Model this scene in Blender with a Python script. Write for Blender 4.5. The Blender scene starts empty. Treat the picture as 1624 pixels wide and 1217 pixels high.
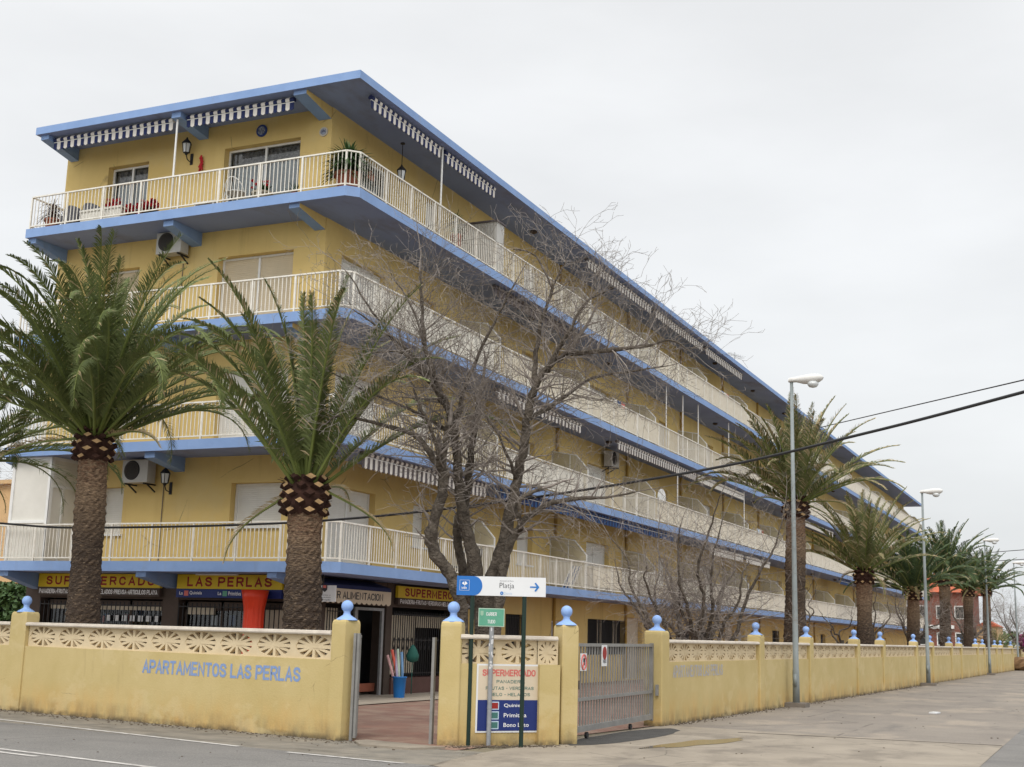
import bpy, math, random
from mathutils import Vector, Matrix
R_ = math.radians
sc = bpy.context.scene
COL = sc.collection
# ------------------------------------------------------------------ camera
cam_d = bpy.data.cameras.new('camera'); cam = bpy.data.objects.new('camera', cam_d); COL.objects.link(cam)
cam_d.sensor_width = 36.0; cam_d.lens = 2047.58 / 1624 * 36; cam_d.clip_start = 0.1; cam_d.clip_end = 3000
_p, _r, _y = 0.19157278, 0.02696534, -0.43130123
_f = Vector((math.sin(_y) * math.cos(_p), math.cos(_y) * math.cos(_p), math.sin(_p)))
_rt = Vector((math.cos(_y), -math.sin(_y), 0)); _up = _rt.cross(_f)
_r2 = math.cos(_r) * _rt + math.sin(_r) * _up; _u2 = -math.sin(_r) * _rt + math.cos(_r) * _up
M = Matrix((_r2, _u2, -_f)).transposed().to_4x4(); M.translation = Vector((0, 0, 1.6))
cam.matrix_world = M
sc.camera = cam
# ------------------------------------------------------------------ sky, sun, exposure
SUN_EL, SUN_AZ = 52, 168            # azimuth from +Y clockwise: behind the camera
w = bpy.data.worlds.new('World'); sc.world = w; w.use_nodes = True
nt = w.node_tree; nt.nodes.clear(); N = nt.nodes.new; Lk = nt.links.new
out = N('ShaderNodeOutputWorld'); add = N('ShaderNodeAddShader')
sky = N('ShaderNodeTexSky'); sky.sky_type = 'NISHITA'; sky.sun_disc = False
sky.sun_elevation = R_(SUN_EL); sky.sun_rotation = R_(SUN_AZ); sky.air_density = 1.5; sky.dust_density = 4
b1 = N('ShaderNodeBackground'); b1.inputs[1].default_value = 0.012; Lk(sky.outputs[0], b1.inputs[0])
tc = N('ShaderNodeTexCoord'); sep = N('ShaderNodeSeparateXYZ'); Lk(tc.outputs['Generated'], sep.inputs[0])
el = N('ShaderNodeValToRGB'); Lk(sep.outputs[2], el.inputs[0])
cr = el.color_ramp; cr.elements[0].position = 0.0; cr.elements[0].color = (0.755, 0.785, 0.81, 1)
cr.elements[1].position = 0.50; cr.elements[1].color = (0.87, 0.875, 0.88, 1)
e = cr.elements.new(0.16); e.color = (0.82, 0.835, 0.85, 1)
e = cr.elements.new(1.0); e.color = (1.0, 1.0, 1.0, 1)
mp = N('ShaderNodeMapping'); mp.inputs['Scale'].default_value = (2.0, 2.0, 6.0); Lk(tc.outputs['Generated'], mp.inputs[0])
nz = N('ShaderNodeTexNoise'); nz.inputs['Scale'].default_value = 1.6; nz.inputs['Detail'].default_value = 5; nz.inputs['Roughness'].default_value = 0.5
Lk(mp.outputs[0], nz.inputs[0])
mr = N('ShaderNodeMapRange'); mr.inputs['From Min'].default_value = 0.3; mr.inputs['From Max'].default_value = 0.7
mr.inputs['To Min'].default_value = 0.925; mr.inputs['To Max'].default_value = 1.06; Lk(nz.outputs[0], mr.inputs[0])
st = N('ShaderNodeMapRange'); st.inputs['From Min'].default_value = 0.5; st.inputs['From Max'].default_value = 1.0
st.inputs['To Min'].default_value = 1.0; st.inputs['To Max'].default_value = 2.1; Lk(sep.outputs[2], st.inputs[0])   # an overcast sky is brightest overhead
mu = N('ShaderNodeMath'); mu.operation = 'MULTIPLY'; Lk(mr.outputs[0], mu.inputs[0]); Lk(st.outputs[0], mu.inputs[1])
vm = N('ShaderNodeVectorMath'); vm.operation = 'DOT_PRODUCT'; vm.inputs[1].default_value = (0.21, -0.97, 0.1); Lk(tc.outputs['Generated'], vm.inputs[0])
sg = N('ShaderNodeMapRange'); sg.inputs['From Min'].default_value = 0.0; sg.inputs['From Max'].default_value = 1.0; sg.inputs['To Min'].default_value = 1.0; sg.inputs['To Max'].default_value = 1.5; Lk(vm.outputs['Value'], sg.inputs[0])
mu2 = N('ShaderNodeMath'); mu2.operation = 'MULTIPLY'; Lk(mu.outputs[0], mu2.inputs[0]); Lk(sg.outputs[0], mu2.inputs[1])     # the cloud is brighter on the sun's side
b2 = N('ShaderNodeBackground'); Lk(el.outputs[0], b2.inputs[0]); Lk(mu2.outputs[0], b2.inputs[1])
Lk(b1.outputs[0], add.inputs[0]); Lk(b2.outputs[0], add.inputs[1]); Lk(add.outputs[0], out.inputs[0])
sd = bpy.data.lights.new('sun', 'SUN'); sd.energy = 1.25; sd.angle = R_(25); sd.color = (1.0, 0.96, 0.9)
so = bpy.data.objects.new('sun', sd); COL.objects.link(so)
_sv = Vector((math.sin(R_(SUN_AZ)) * math.cos(R_(SUN_EL)), math.cos(R_(SUN_AZ)) * math.cos(R_(SUN_EL)), math.sin(R_(SUN_EL))))
so.rotation_euler = (-_sv).to_track_quat('-Z', 'Y').to_euler(); so.location = (0, 0, 40)
vs = sc.view_settings; vs.view_transform = 'Standard'; vs.look = 'None'; vs.exposure = 0.0; vs.gamma = 1; vs.use_curve_mapping = False

# ------------------------------------------------------------------ materials
def mat(name, col, rough=0.8, var=0.0, vscale=3.0, bump=0.0, bscale=40.0, col2=None, metal=0.0, spec=0.3):
    m = bpy.data.materials.new(name); m.use_nodes = True; t = m.node_tree; p = t.nodes['Principled BSDF']
    p.inputs['Roughness'].default_value = rough; p.inputs['Metallic'].default_value = metal
    p.inputs['Specular IOR Level'].default_value = spec
    g = t.nodes.new('ShaderNodeNewGeometry')
    c2 = col2 or tuple(c * (1 - var) for c in col)
    n = t.nodes.new('ShaderNodeTexNoise'); n.inputs['Scale'].default_value = vscale; n.inputs['Detail'].default_value = 6
    n.inputs['Roughness'].default_value = 0.62
    t.links.new(g.outputs['Position'], n.inputs['Vector'])
    r = t.nodes.new('ShaderNodeValToRGB'); r.color_ramp.elements[0].position = 0.35; r.color_ramp.elements[1].position = 0.68
    r.color_ramp.elements[0].color = (*c2, 1); r.color_ramp.elements[1].color = (*col, 1)
    t.links.new(n.outputs[0], r.inputs[0]); t.links.new(r.outputs[0], p.inputs['Base Color'])
    if bump:
        n2 = t.nodes.new('ShaderNodeTexNoise'); n2.inputs['Scale'].default_value = bscale; n2.inputs['Detail'].default_value = 3
        t.links.new(g.outputs['Position'], n2.inputs['Vector'])
        b = t.nodes.new('ShaderNodeBump'); b.inputs['Strength'].default_value = bump; b.inputs['Distance'].default_value = 0.02
        t.links.new(n2.outputs[0], b.inputs['Height']); t.links.new(b.outputs[0], p.inputs['Normal'])
    m['ramp'] = r.name
    return m
def mixin(m, col, build):
    """lay a stain colour over the base colour of m; build(t, g) returns the mask socket"""
    t = m.node_tree; p = t.nodes['Principled BSDF']; g = t.nodes.new('ShaderNodeNewGeometry')
    src = p.inputs['Base Color'].links[0].from_socket
    mx = t.nodes.new('ShaderNodeMix'); mx.data_type = 'RGBA'
    t.links.new(build(t, g), mx.inputs[0]); t.links.new(src, mx.inputs[6]); mx.inputs[7].default_value = (*col, 1)
    t.links.new(mx.outputs[2], p.inputs['Base Color'])
def noise_mask(t, vec, scale, lo, hi, mul=1.0, sc3=None):
    if sc3:
        mp_ = t.nodes.new('ShaderNodeMapping'); mp_.inputs['Scale'].default_value = sc3; t.links.new(vec, mp_.inputs[0]); vec = mp_.outputs[0]
    n = t.nodes.new('ShaderNodeTexNoise'); n.inputs['Scale'].default_value = scale; n.inputs['Detail'].default_value = 7; n.inputs['Roughness'].default_value = 0.65
    t.links.new(vec, n.inputs['Vector'])
    r = t.nodes.new('ShaderNodeMapRange'); r.inputs['From Min'].default_value = lo; r.inputs['From Max'].default_value = hi
    r.inputs['To Max'].default_value = mul; t.links.new(n.outputs[0], r.inputs[0]); return r.outputs[0]
def zband(t, g, z0, z1):
    s = t.nodes.new('ShaderNodeSeparateXYZ'); t.links.new(g.outputs['Position'], s.inputs[0])
    r = t.nodes.new('ShaderNodeMapRange'); r.inputs['From Min'].default_value = z0; r.inputs['From Max'].default_value = z1
    r.inputs['To Min'].default_value = 1; r.inputs['To Max'].default_value = 0; t.links.new(s.outputs[2], r.inputs[0]); return r.outputs[0]
def mul(t, a, b):
    m = t.nodes.new('ShaderNodeMath'); m.operation = 'MULTIPLY'; t.links.new(a, m.inputs[0]); t.links.new(b, m.inputs[1]); return m.outputs[0]

def crack_mask(t, vec, scale, width, keep=0.5):
    nn_ = t.nodes.new('ShaderNodeTexNoise'); nn_.inputs['Scale'].default_value = scale*3; nn_.inputs['Detail'].default_value = 5; t.links.new(vec, nn_.inputs['Vector'])
    mxv = t.nodes.new('ShaderNodeMix'); mxv.data_type = 'VECTOR'; mxv.inputs[0].default_value = 0.12; t.links.new(vec, mxv.inputs[4]); t.links.new(nn_.outputs['Color'], mxv.inputs[5])
    v = t.nodes.new('ShaderNodeTexVoronoi'); v.feature = 'DISTANCE_TO_EDGE'; v.inputs['Scale'].default_value = scale; t.links.new(mxv.outputs[1], v.inputs['Vector'])
    r = t.nodes.new('ShaderNodeMapRange'); r.inputs['From Min'].default_value = 0; r.inputs['From Max'].default_value = width; r.inputs['To Min'].default_value = 0.8; r.inputs['To Max'].default_value = 0; t.links.new(v.outputs['Distance'], r.inputs[0])
    return mul(t, r.outputs[0], noise_mask(t, vec, 0.7, keep, keep+0.08))
YEL = (0.71, 0.53, 0.215)
m_wall = mat('yellow_stucco', YEL, 0.9, col2=(0.65, 0.475, 0.18), vscale=0.8, bump=0.2, bscale=55)
mixin(m_wall, (0.56, 0.38, 0.14), lambda t, g: noise_mask(t, g.outputs['Position'], 1.2, 0.55, 0.8, 0.4, (1, 1, 0.15)))
mixin(m_wall, (0.40, 0.28, 0.11), lambda t, g: noise_mask(t, g.outputs['Position'], 3.0, 0.56, 0.78, 0.5, (1, 1, 0.07)))
mixin(m_wall, (0.62, 0.50, 0.26), lambda t, g: noise_mask(t, g.outputs['Position'], 0.5, 0.52, 0.62, 0.35))
mixin(m_wall, (0.22, 0.15, 0.07), lambda t, g: crack_mask(t, g.outputs['Position'], 0.45, 0.006, 0.52))
m_peri = mat('yellow_perimeter_paint', (0.55, 0.44, 0.215), 0.92, col2=(0.49, 0.385, 0.17), vscale=1.1, bump=0.16, bscale=35)
mixin(m_peri, (0.56, 0.32, 0.09), lambda t, g: mul(t, zband(t, g, 0.0, 0.62), noise_mask(t, g.outputs['Position'], 2.2, 0.36, 0.66, 0.75, (1, 1, 0.5))))
mixin(m_peri, (0.17, 0.13, 0.075), lambda t, g: mul(t, zband(t, g, 0.0, 0.30), noise_mask(t, g.outputs['Position'], 3.0, 0.40, 0.70, 1.0, (1, 1, 0.35))))
mixin(m_peri, (0.10, 0.08, 0.05), lambda t, g: mul(t, zband(t, g, 0.01, 0.09), noise_mask(t, g.outputs['Position'], 5.0, 0.35, 0.55, 0.9)))
mixin(m_peri, (0.60, 0.49, 0.27), lambda t, g: noise_mask(t, g.outputs['Position'], 0.9, 0.54, 0.60, 0.4, (1, 1, 1.6)))
mixin(m_peri, (0.16, 0.11, 0.05), lambda t, g: crack_mask(t, g.outputs['Position'], 0.8, 0.004, 0.56))
mixin(m_peri, (0.33, 0.24, 0.11), lambda t, g: noise_mask(t, g.outputs['Position'], 4.0, 0.62, 0.78, 0.5, (1, 1, 0.12)))
m_blue = mat('blue_paint', (0.25, 0.375, 0.635), 0.75, col2=(0.21, 0.325, 0.57), vscale=1.4, bump=0.12, bscale=30)
mixin(m_blue, (0.20, 0.22, 0.26), lambda t, g: noise_mask(t, g.outputs['Position'], 2.0, 0.58, 0.85, 0.5, (1, 1, 0.3)))
mixin(m_blue, (0.30, 0.33, 0.40), lambda t, g: noise_mask(t, g.outputs['Position'], 5.0, 0.60, 0.78, 0.6, (1, 1, 0.12)))
mixin(m_blue, (0.24, 0.13, 0.07), lambda t, g: noise_mask(t, g.outputs['Position'], 6.0, 0.69, 0.80, 0.7, (1, 1, 0.25)))
m_soff = mat('grey_blue_soffit_paint', (0.27, 0.34, 0.56), 0.85, col2=(0.225, 0.285, 0.49), vscale=0.5)
mixin(m_soff, (0.17, 0.16, 0.18), lambda t, g: noise_mask(t, g.outputs['Position'], 0.9, 0.54, 0.72, 0.6, (1, 0.4, 1)))
m_ball = mat('light_blue_paint', (0.29, 0.45, 0.78), 0.6, col2=(0.25, 0.39, 0.70), vscale=8)
m_cream = mat('cream_concrete', (0.68, 0.56, 0.37), 0.9, col2=(0.60, 0.49, 0.32), vscale=4, bump=0.2, bscale=60)
m_cope = mat('coping_stone', (0.66, 0.60, 0.51), 0.85, col2=(0.52, 0.46, 0.39), vscale=5, bump=0.15)
m_rail = mat('cream_white_rail_paint', (0.82, 0.80, 0.74), 0.5, col2=(0.70, 0.66, 0.58), vscale=6)
m_screen = mat('cream_balcony_screen', (0.66, 0.59, 0.45), 0.85, col2=(0.59, 0.52, 0.39), vscale=0.6)
m_white = mat('white_aluminium', (0.80, 0.80, 0.78), 0.45, col2=(0.72, 0.72, 0.70), vscale=3)
m_whiteshade = mat('off_white_panel', (0.74, 0.72, 0.66), 0.6, col2=(0.66, 0.64, 0.58), vscale=1.5)
def slatmat(name, col, spacing):
    m = mat(name, col, 0.6, var=0.08, vscale=2); t = m.node_tree; p = t.nodes['Principled BSDF']
    g = t.nodes.new('ShaderNodeNewGeometry'); s = t.nodes.new('ShaderNodeSeparateXYZ'); t.links.new(g.outputs['Position'], s.inputs[0])
    a = t.nodes.new('ShaderNodeMath'); a.operation = 'MULTIPLY'; a.inputs[1].default_value = 1 / spacing; t.links.new(s.outputs[2], a.inputs[0])
    f = t.nodes.new('ShaderNodeMath'); f.operation = 'PINGPONG'; f.inputs[1].default_value = 0.5; t.links.new(a.outputs[0], f.inputs[0])
    q = t.nodes.new('ShaderNodeMath'); q.operation = 'SMOOTH_MIN'; q.inputs[1].default_value = 0.18; q.inputs[2].default_value = 0.1; t.links.new(f.outputs[0], q.inputs[0])
    b = t.nodes.new('ShaderNodeBump'); b.inputs['Strength'].default_value = 0.9; b.inputs['Distance'].default_value = 0.03
    t.links.new(q.outputs[0], b.inputs['Height']); t.links.new(b.outputs[0], p.inputs['Normal']); return m
m_shut = slatmat('white_roller_shutter', (0.78, 0.77, 0.73), 0.05)
m_shutc = slatmat('beige_roller_shutter', (0.64, 0.54, 0.38), 0.05)
m_shutg = slatmat('grey_roller_shutter', (0.40, 0.39, 0.38), 0.08)
m_door = mat('cream_door_panel', (0.62, 0.55, 0.43), 0.6, var=0.1)
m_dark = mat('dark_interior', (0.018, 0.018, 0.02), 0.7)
m_iron = mat('black_iron', (0.02, 0.02, 0.022), 0.5)
m_glass = bpy.data.materials.new('window_glass'); m_glass.use_nodes = True
t = m_glass.node_tree; t.nodes.clear(); o_ = t.nodes.new('ShaderNodeOutputMaterial'); mx = t.nodes.new('ShaderNodeMixShader')
tr = t.nodes.new('ShaderNodeBsdfTransparent'); tr.inputs[0].default_value = (0.75, 0.8, 0.8, 1); gl = t.nodes.new('ShaderNodeBsdfGlossy'); gl.inputs['Roughness'].default_value = 0.03
fr = t.nodes.new('ShaderNodeFresnel'); fr.inputs[0].default_value = 1.7
t.links.new(fr.outputs[0], mx.inputs[0]); t.links.new(tr.outputs[0], mx.inputs[1]); t.links.new(gl.outputs[0], mx.inputs[2]); t.links.new(mx.outputs[0], o_.inputs[0])
m_curt = mat('white_curtain', (0.70, 0.72, 0.74), 0.9, var=0.25, vscale=9)
m_plaid = mat('patterned_curtain', (0.45, 0.40, 0.38), 0.9, col2=(0.07, 0.06, 0.06), vscale=14)
m_navy = mat('navy_fabric', (0.02, 0.03, 0.10), 0.8)
m_navy2 = mat('blue_awning_fabric', (0.045, 0.13, 0.33), 0.8, var=0.35, vscale=6)
m_cloth = mat('white_awning_fabric', (0.80, 0.76, 0.70), 0.85, var=0.1)
m_brownst = mat('dark_brown_fabric', (0.11, 0.095, 0.10), 0.85)
m_pillar = mat('brown_shop_cladding', (0.085, 0.062, 0.05), 0.75, var=0.2, bump=0.2)
m_plinth = mat('dark_red_plinth_tile', (0.13, 0.065, 0.055), 0.6, var=0.25)
m_yelsign = mat('yellow_sign_board', (0.74, 0.54, 0.03), 0.5, var=0.1)
m_red = mat('dark_red_lettering', (0.30, 0.025, 0.02), 0.6)
m_pink = mat('faded_red_lettering', (0.62, 0.16, 0.14), 0.6)
m_txtw = mat('white_lettering', (0.80, 0.80, 0.80), 0.6)
m_txtk = mat('dark_lettering', (0.04, 0.04, 0.05), 0.6)
m_txtg = mat('green_grey_lettering', (0.06, 0.17, 0.15), 0.6)
m_bluelet = mat('blue_painted_lettering', (0.185, 0.28, 0.53), 0.85, col2=(0.24, 0.32, 0.50), vscale=14)
m_fadelet = mat('faded_grey_blue_lettering', (0.36, 0.38, 0.47), 0.9, col2=(0.45, 0.42, 0.36), vscale=14)
m_navysign = mat('navy_sign', (0.018, 0.035, 0.17), 0.45, var=0.1)
m_beigesign = mat('beige_sign', (0.66, 0.56, 0.42), 0.6, var=0.08)
m_signw = mat('white_sign_face', (0.74, 0.75, 0.76), 0.4, var=0.05)
m_signb = mat('bright_blue_sign_face', (0.025, 0.16, 0.50), 0.4, var=0.05)
m_arrow = mat('arrow_blue', (0.03, 0.18, 0.50), 0.5)
m_pale = mat('pale_blue_print', (0.5, 0.62, 0.75), 0.5)
m_signg = mat('green_street_sign', (0.10, 0.33, 0.22), 0.5, col2=(0.13, 0.37, 0.26), vscale=10)
m_gpole = mat('dark_green_post', (0.012, 0.03, 0.022), 0.4)
m_galv = mat('galvanised_steel', (0.36, 0.37, 0.38), 0.5, col2=(0.28, 0.29, 0.30), vscale=8, metal=0.3)
m_sticker = mat('torn_sticker', (0.7, 0.7, 0.7), 0.8, var=0.2, vscale=30)
m_lpole = mat('grey_lamp_post_paint', (0.27, 0.30, 0.30), 0.5, col2=(0.21, 0.235, 0.235), vscale=2)
m_lhead = mat('white_lamp_housing', (0.70, 0.69, 0.66), 0.4, var=0.08)
m_lens = mat('frosted_lamp_lens', (0.62, 0.64, 0.64), 0.15, spec=0.8)
m_gate = mat('grey_gate_paint', (0.27, 0.265, 0.25), 0.5, col2=(0.20, 0.195, 0.185), vscale=4)
m_trunkT = mat('bare_tree_bark', (0.165, 0.138, 0.11), 0.95, col2=(0.065, 0.053, 0.042), vscale=9, bump=1.0, bscale=22)
for n_ in m_trunkT.node_tree.nodes:
    if n_.type == 'BUMP': n_.inputs['Distance'].default_value = 0.06
m_twig = mat('bare_twig_bark', (0.33, 0.29, 0.26), 0.95, col2=(0.18, 0.155, 0.135), vscale=12)
m_terra = mat('terracotta', (0.36, 0.12, 0.07), 0.8, var=0.15)
m_leafd = mat('plant_leaves', (0.07, 0.13, 0.04), 0.6, col2=(0.035, 0.075, 0.024), vscale=9)
m_flower = mat('red_geranium', (0.55, 0.02, 0.03), 0.7, var=0.3, vscale=20)
m_ac = mat('ac_casing', (0.50, 0.49, 0.46), 0.5, var=0.1)
m_orange = mat('orange_red_plastic', (0.72, 0.055, 0.02), 0.35, var=0.1)
m_bin = mat('blue_plastic', (0.02, 0.17, 0.50), 0.35, var=0.1)
m_brick = mat('red_brick_house', (0.23, 0.085, 0.06), 0.9, var=0.2, vscale=2)
m_tile = mat('orange_roof_tile', (0.50, 0.13, 0.06), 0.85, var=0.35, vscale=6)
m_house = mat('pale_orange_render', (0.62, 0.42, 0.22), 0.9, var=0.1)
m_wire = mat('black_cable', (0.03, 0.03, 0.032), 0.6)
m_conc = mat('weathered_concrete', (0.22, 0.19, 0.16), 0.95, var=0.25, bump=0.3)
# palm
def leafmat(name, a, b, dry):
    m = mat(name, a, 0.6, col2=b, vscale=2.2, spec=0.2)
    mixin(m, dry, lambda t, g: noise_mask(t, g.outputs['Position'], 7.0, 0.58, 0.72, 0.75))
    p = m.node_tree.nodes['Principled BSDF']
    return m
m_palm = leafmat('palm_leaflets', (0.15, 0.18, 0.06), (0.085, 0.11, 0.038), (0.29, 0.28, 0.13))
m_palmE = leafmat('palm_leaflets_sunworn', (0.17, 0.18, 0.07), (0.095, 0.11, 0.042), (0.38, 0.29, 0.17))
m_palmD = leafmat('palm_leaflets_dark', (0.075, 0.11, 0.045), (0.04, 0.065, 0.027), (0.13, 0.13, 0.06))
m_rach = mat('palm_midrib', (0.17, 0.20, 0.05), 0.5, col2=(0.11, 0.14, 0.035), vscale=3)
m_dryl = mat('dry_palm_leaflets', (0.46, 0.36, 0.21), 0.7, var=0.3)
m_stubd = mat('palm_stub_fibre', (0.055, 0.024, 0.016), 0.95, var=0.4, vscale=10)
m_stubl = mat('palm_stub_cut_face', (0.42, 0.27, 0.13), 0.8, var=0.35, vscale=10)
def trunkmat(name, zt, zd=2.4):
    m = mat(name, (0.36, 0.25, 0.155), 0.95, col2=(0.08, 0.052, 0.036), vscale=13, bump=0.0)
    t = m.node_tree; p = t.nodes['Principled BSDF']; g = t.nodes.new('ShaderNodeNewGeometry')
    n0 = [n for n in t.nodes if n.type == 'TEX_NOISE'][0]
    mp_ = t.nodes.new('ShaderNodeMapping'); mp_.inputs['Scale'].default_value = (1, 1, 3.2); t.links.new(g.outputs['Position'], mp_.inputs[0]); t.links.new(mp_.outputs[0], n0.inputs['Vector'])
    n2 = t.nodes.new('ShaderNodeTexNoise'); n2.inputs['Scale'].default_value = 17; n2.inputs['Detail'].default_value = 4
    t.links.new(mp_.outputs[0], n2.inputs['Vector'])
    b = t.nodes.new('ShaderNodeBump'); b.inputs['Strength'].default_value = 1.0; b.inputs['Distance'].default_value = 0.06
    t.links.new(n2.outputs[0], b.inputs['Height']); t.links.new(b.outputs[0], p.inputs['Normal'])
    # the lower trunk is weathered dark, the freshly trimmed top is red brown
    mixin(m, (0.05, 0.036, 0.028), lambda t, g: mul(t, zband(t, g, zt - zd - 0.5, zt - zd + 0.5), noise_mask(t, g.outputs['Position'], 9, 0.12, 0.52, 0.93, (1, 1, 3))))
    mixin(m, (0.40, 0.30, 0.20), lambda t, g: noise_mask(t, g.outputs['Position'], 15, 0.58, 0.70, 0.75, (1, 1, 2.4)))
    mixin(m, (0.03, 0.02, 0.015), lambda t, g: noise_mask(t, g.outputs['Position'], 1.3, 0.56, 0.70, 0.6, (.4, .4, 2.6)))
    def top(t, g):
        s = t.nodes.new('ShaderNodeSeparateXYZ'); t.links.new(g.outputs['Position'], s.inputs[0])
        r = t.nodes.new('ShaderNodeMapRange'); r.inputs['From Min'].default_value = zt - 1.1; r.inputs['From Max'].default_value = zt - 0.3; t.links.new(s.outputs[2], r.inputs[0])
        return mul(t, r.outputs[0], noise_mask(t, g.outputs['Position'], 8, 0.4, 0.6, 0.7, (1, 1, 3)))
    mixin(m, (0.16, 0.055, 0.028), top)
    return m

# ------------------------------------------------------------------ mesh helpers
class B:
    def __init__(s): s.v = []; s.f = []; s.m = []
    def face(s, pts, mi=0):
        b = len(s.v); s.v += [tuple(p) for p in pts]; s.f.append(tuple(range(b, b + len(pts)))); s.m.append(mi)
    def box(s, x0, y0, z0, x1, y1, z1, mi=0):
        b = len(s.v)
        s.v += [(x0,y0,z0),(x1,y0,z0),(x1,y1,z0),(x0,y1,z0),(x0,y0,z1),(x1,y0,z1),(x1,y1,z1),(x0,y1,z1)]
        for q in ((3,2,1,0),(4,5,6,7),(0,1,5,4),(1,2,6,5),(2,3,7,6),(3,0,4,7)): s.f.append(tuple(b+i for i in q)); s.m.append(mi)
    def obox(s, c, ax, ay, az, mi=0):
        """box about centre c with half-axis vectors"""
        c, ax, ay, az = map(Vector, (c, ax, ay, az)); b = len(s.v)
        for k in (-1, 1):
            for i, j in ((-1,-1),(1,-1),(1,1),(-1,1)): s.v.append(tuple(c + ax*i + ay*j + az*k))
        for q in ((3,2,1,0),(4,5,6,7),(0,1,5,4),(1,2,6,5),(2,3,7,6),(3,0,4,7)): s.f.append(tuple(b+i for i in q)); s.m.append(mi)
    def bar(s, a, c, wx, wz=None, mi=0):
        a, c = Vector(a), Vector(c); d = c - a; L = d.length
        if L < 1e-6: return
        d /= L; up = Vector((0,0,1)) if abs(d.z) < 0.9 else Vector((0,1,0))
        sd_ = d.cross(up).normalized(); u = sd_.cross(d)
        s.obox((a+c)/2, d*L/2, sd_*wx/2, u*(wz or wx)/2, mi)
    def prism(s, pts, off, mi=0):
        """polygon extruded by the vector off"""
        off = Vector(off); p0 = [Vector(p) for p in pts]; n = len(p0); b = len(s.v)
        s.v += [tuple(p) for p in p0] + [tuple(p + off) for p in p0]
        s.f.append(tuple(b+i for i in range(n))); s.m.append(mi); s.f.append(tuple(b+n+i for i in reversed(range(n)))); s.m.append(mi)
        for i in range(n): j = (i+1) % n; s.f.append((b+i, b+n+i, b+n+j, b+j)); s.m.append(mi)
    def lathe(s, c, prof, n=16, mi=0, cap=True):
        cx_, cy_, cz_ = c; b = len(s.v)
        for r, z in prof:
            for i in range(n):
                a = 2*math.pi*i/n; s.v.append((cx_ + r*math.cos(a), cy_ + r*math.sin(a), cz_ + z))
        for k in range(len(prof)-1):
            for i in range(n):
                j = (i+1) % n; s.f.append((b+k*n+i, b+k*n+j, b+(k+1)*n+j, b+(k+1)*n+i)); s.m.append(mi)
        if cap:
            s.f.append(tuple(b+i for i in reversed(range(n)))); s.m.append(mi)
            k = (len(prof)-1)*n; s.f.append(tuple(b+k+i for i in range(n))); s.m.append(mi)
    def tube(s, pts, rad, n=6, mi=0, cap=True):
        pts = [Vector(p) for p in pts]; b = len(s.v); m_ = len(pts); prev = None
        for k, p in enumerate(pts):
            d = (pts[min(k+1, m_-1)] - pts[max(k-1, 0)]).normalized()
            if prev is None: prev = d.orthogonal().normalized()
            x = (prev - d * prev.dot(d)); x = x.normalized() if x.length > 1e-5 else d.orthogonal().normalized(); prev = x; y = d.cross(x)
            r = rad[k] if isinstance(rad, (list, tuple)) else rad
            for i in range(n):
                a = 2*math.pi*i/n; s.v.append(tuple(p + x*(r*math.cos(a)) + y*(r*math.sin(a))))
        for k in range(m_-1):
            for i in range(n):
                j = (i+1) % n; s.f.append((b+k*n+i, b+k*n+j, b+(k+1)*n+j, b+(k+1)*n+i)); s.m.append(mi)
        if cap:
            s.f.append(tuple(b+i for i in reversed(range(n)))); s.m.append(mi)
            s.f.append(tuple(b+(m_-1)*n+i for i in range(n))); s.m.append(mi)
    def build(s, name, mats, parent=None, smooth=False):
        if not isinstance(mats, (list, tuple)): mats = [mats]
        o = org(parent)
        me = bpy.data.meshes.new(name)
        me.from_pydata([(v[0]-o[0], v[1]-o[1], v[2]-o[2]) for v in s.v], [], s.f)
        for m in mats: me.materials.append(m)
        me.polygons.foreach_set('material_index', s.m)
        if smooth: me.polygons.foreach_set('use_smooth', [True]*len(s.f))
        me.update()
        ob = bpy.data.objects.new(name, me); COL.objects.link(ob)
        if parent: ob.parent = parent
        return ob
def org(p):
    v = Vector((0,0,0))
    while p is not None: v += p.location; p = p.parent
    return v
def thing(name, label, cat, loc, group=None):
    o = bpy.data.objects.new(name, None); COL.objects.link(o); o.location = loc; o.empty_display_size = 0.2
    return tag(o, label, cat, group)
def tag(o, label, cat, group=None, kind=None):
    o['label'] = label; o['category'] = cat
    if group: o['group'] = group
    if kind: o['kind'] = kind
    return o
def structure(o): o['kind'] = 'structure'; return o
def copy_tree(o, parent=None, loc=None):
    c = o.copy(); COL.objects.link(c); c.parent = parent
    if loc is not None: c.location = loc
    for ch in list(o.children): copy_tree(ch, c)
    return c
def text(s, o, u, v, w_, h, m, parent, name='lettering', bold=0.0, thick=0.004, space=1.0):
    """lettering fitted into a w_ x h box whose lower left corner is o, u to the right, v up; a flat mesh"""
    cu = bpy.data.curves.new('t', 'FONT'); cu.body = s; cu.size = 1; cu.resolution_u = 3; cu.offset = bold; cu.extrude = 0.0; cu.space_character = space
    tmp = bpy.data.objects.new('t', cu); COL.objects.link(tmp)
    dg = bpy.context.evaluated_depsgraph_get(); me = bpy.data.meshes.new_from_object(tmp.evaluated_get(dg))
    bpy.data.objects.remove(tmp); bpy.data.curves.remove(cu)
    xs = [q.co.x for q in me.vertices]; ys = [q.co.y for q in me.vertices]
    x0, x1, y0, y1 = min(xs), max(xs), min(ys), max(ys)
    o, u, v = Vector(o), Vector(u).normalized(), Vector(v).normalized(); n = u.cross(v); oo = org(parent)
    for q in me.vertices:
        q.co = o + u*((q.co.x-x0)/(x1-x0)*w_) + v*((q.co.y-y0)/(y1-y0)*h) + n*thick - oo
    me.materials.clear(); me.materials.append(m); me.name = name
    ob = bpy.data.objects.new(name, me); COL.objects.link(ob); ob.parent = parent
    return ob


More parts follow.
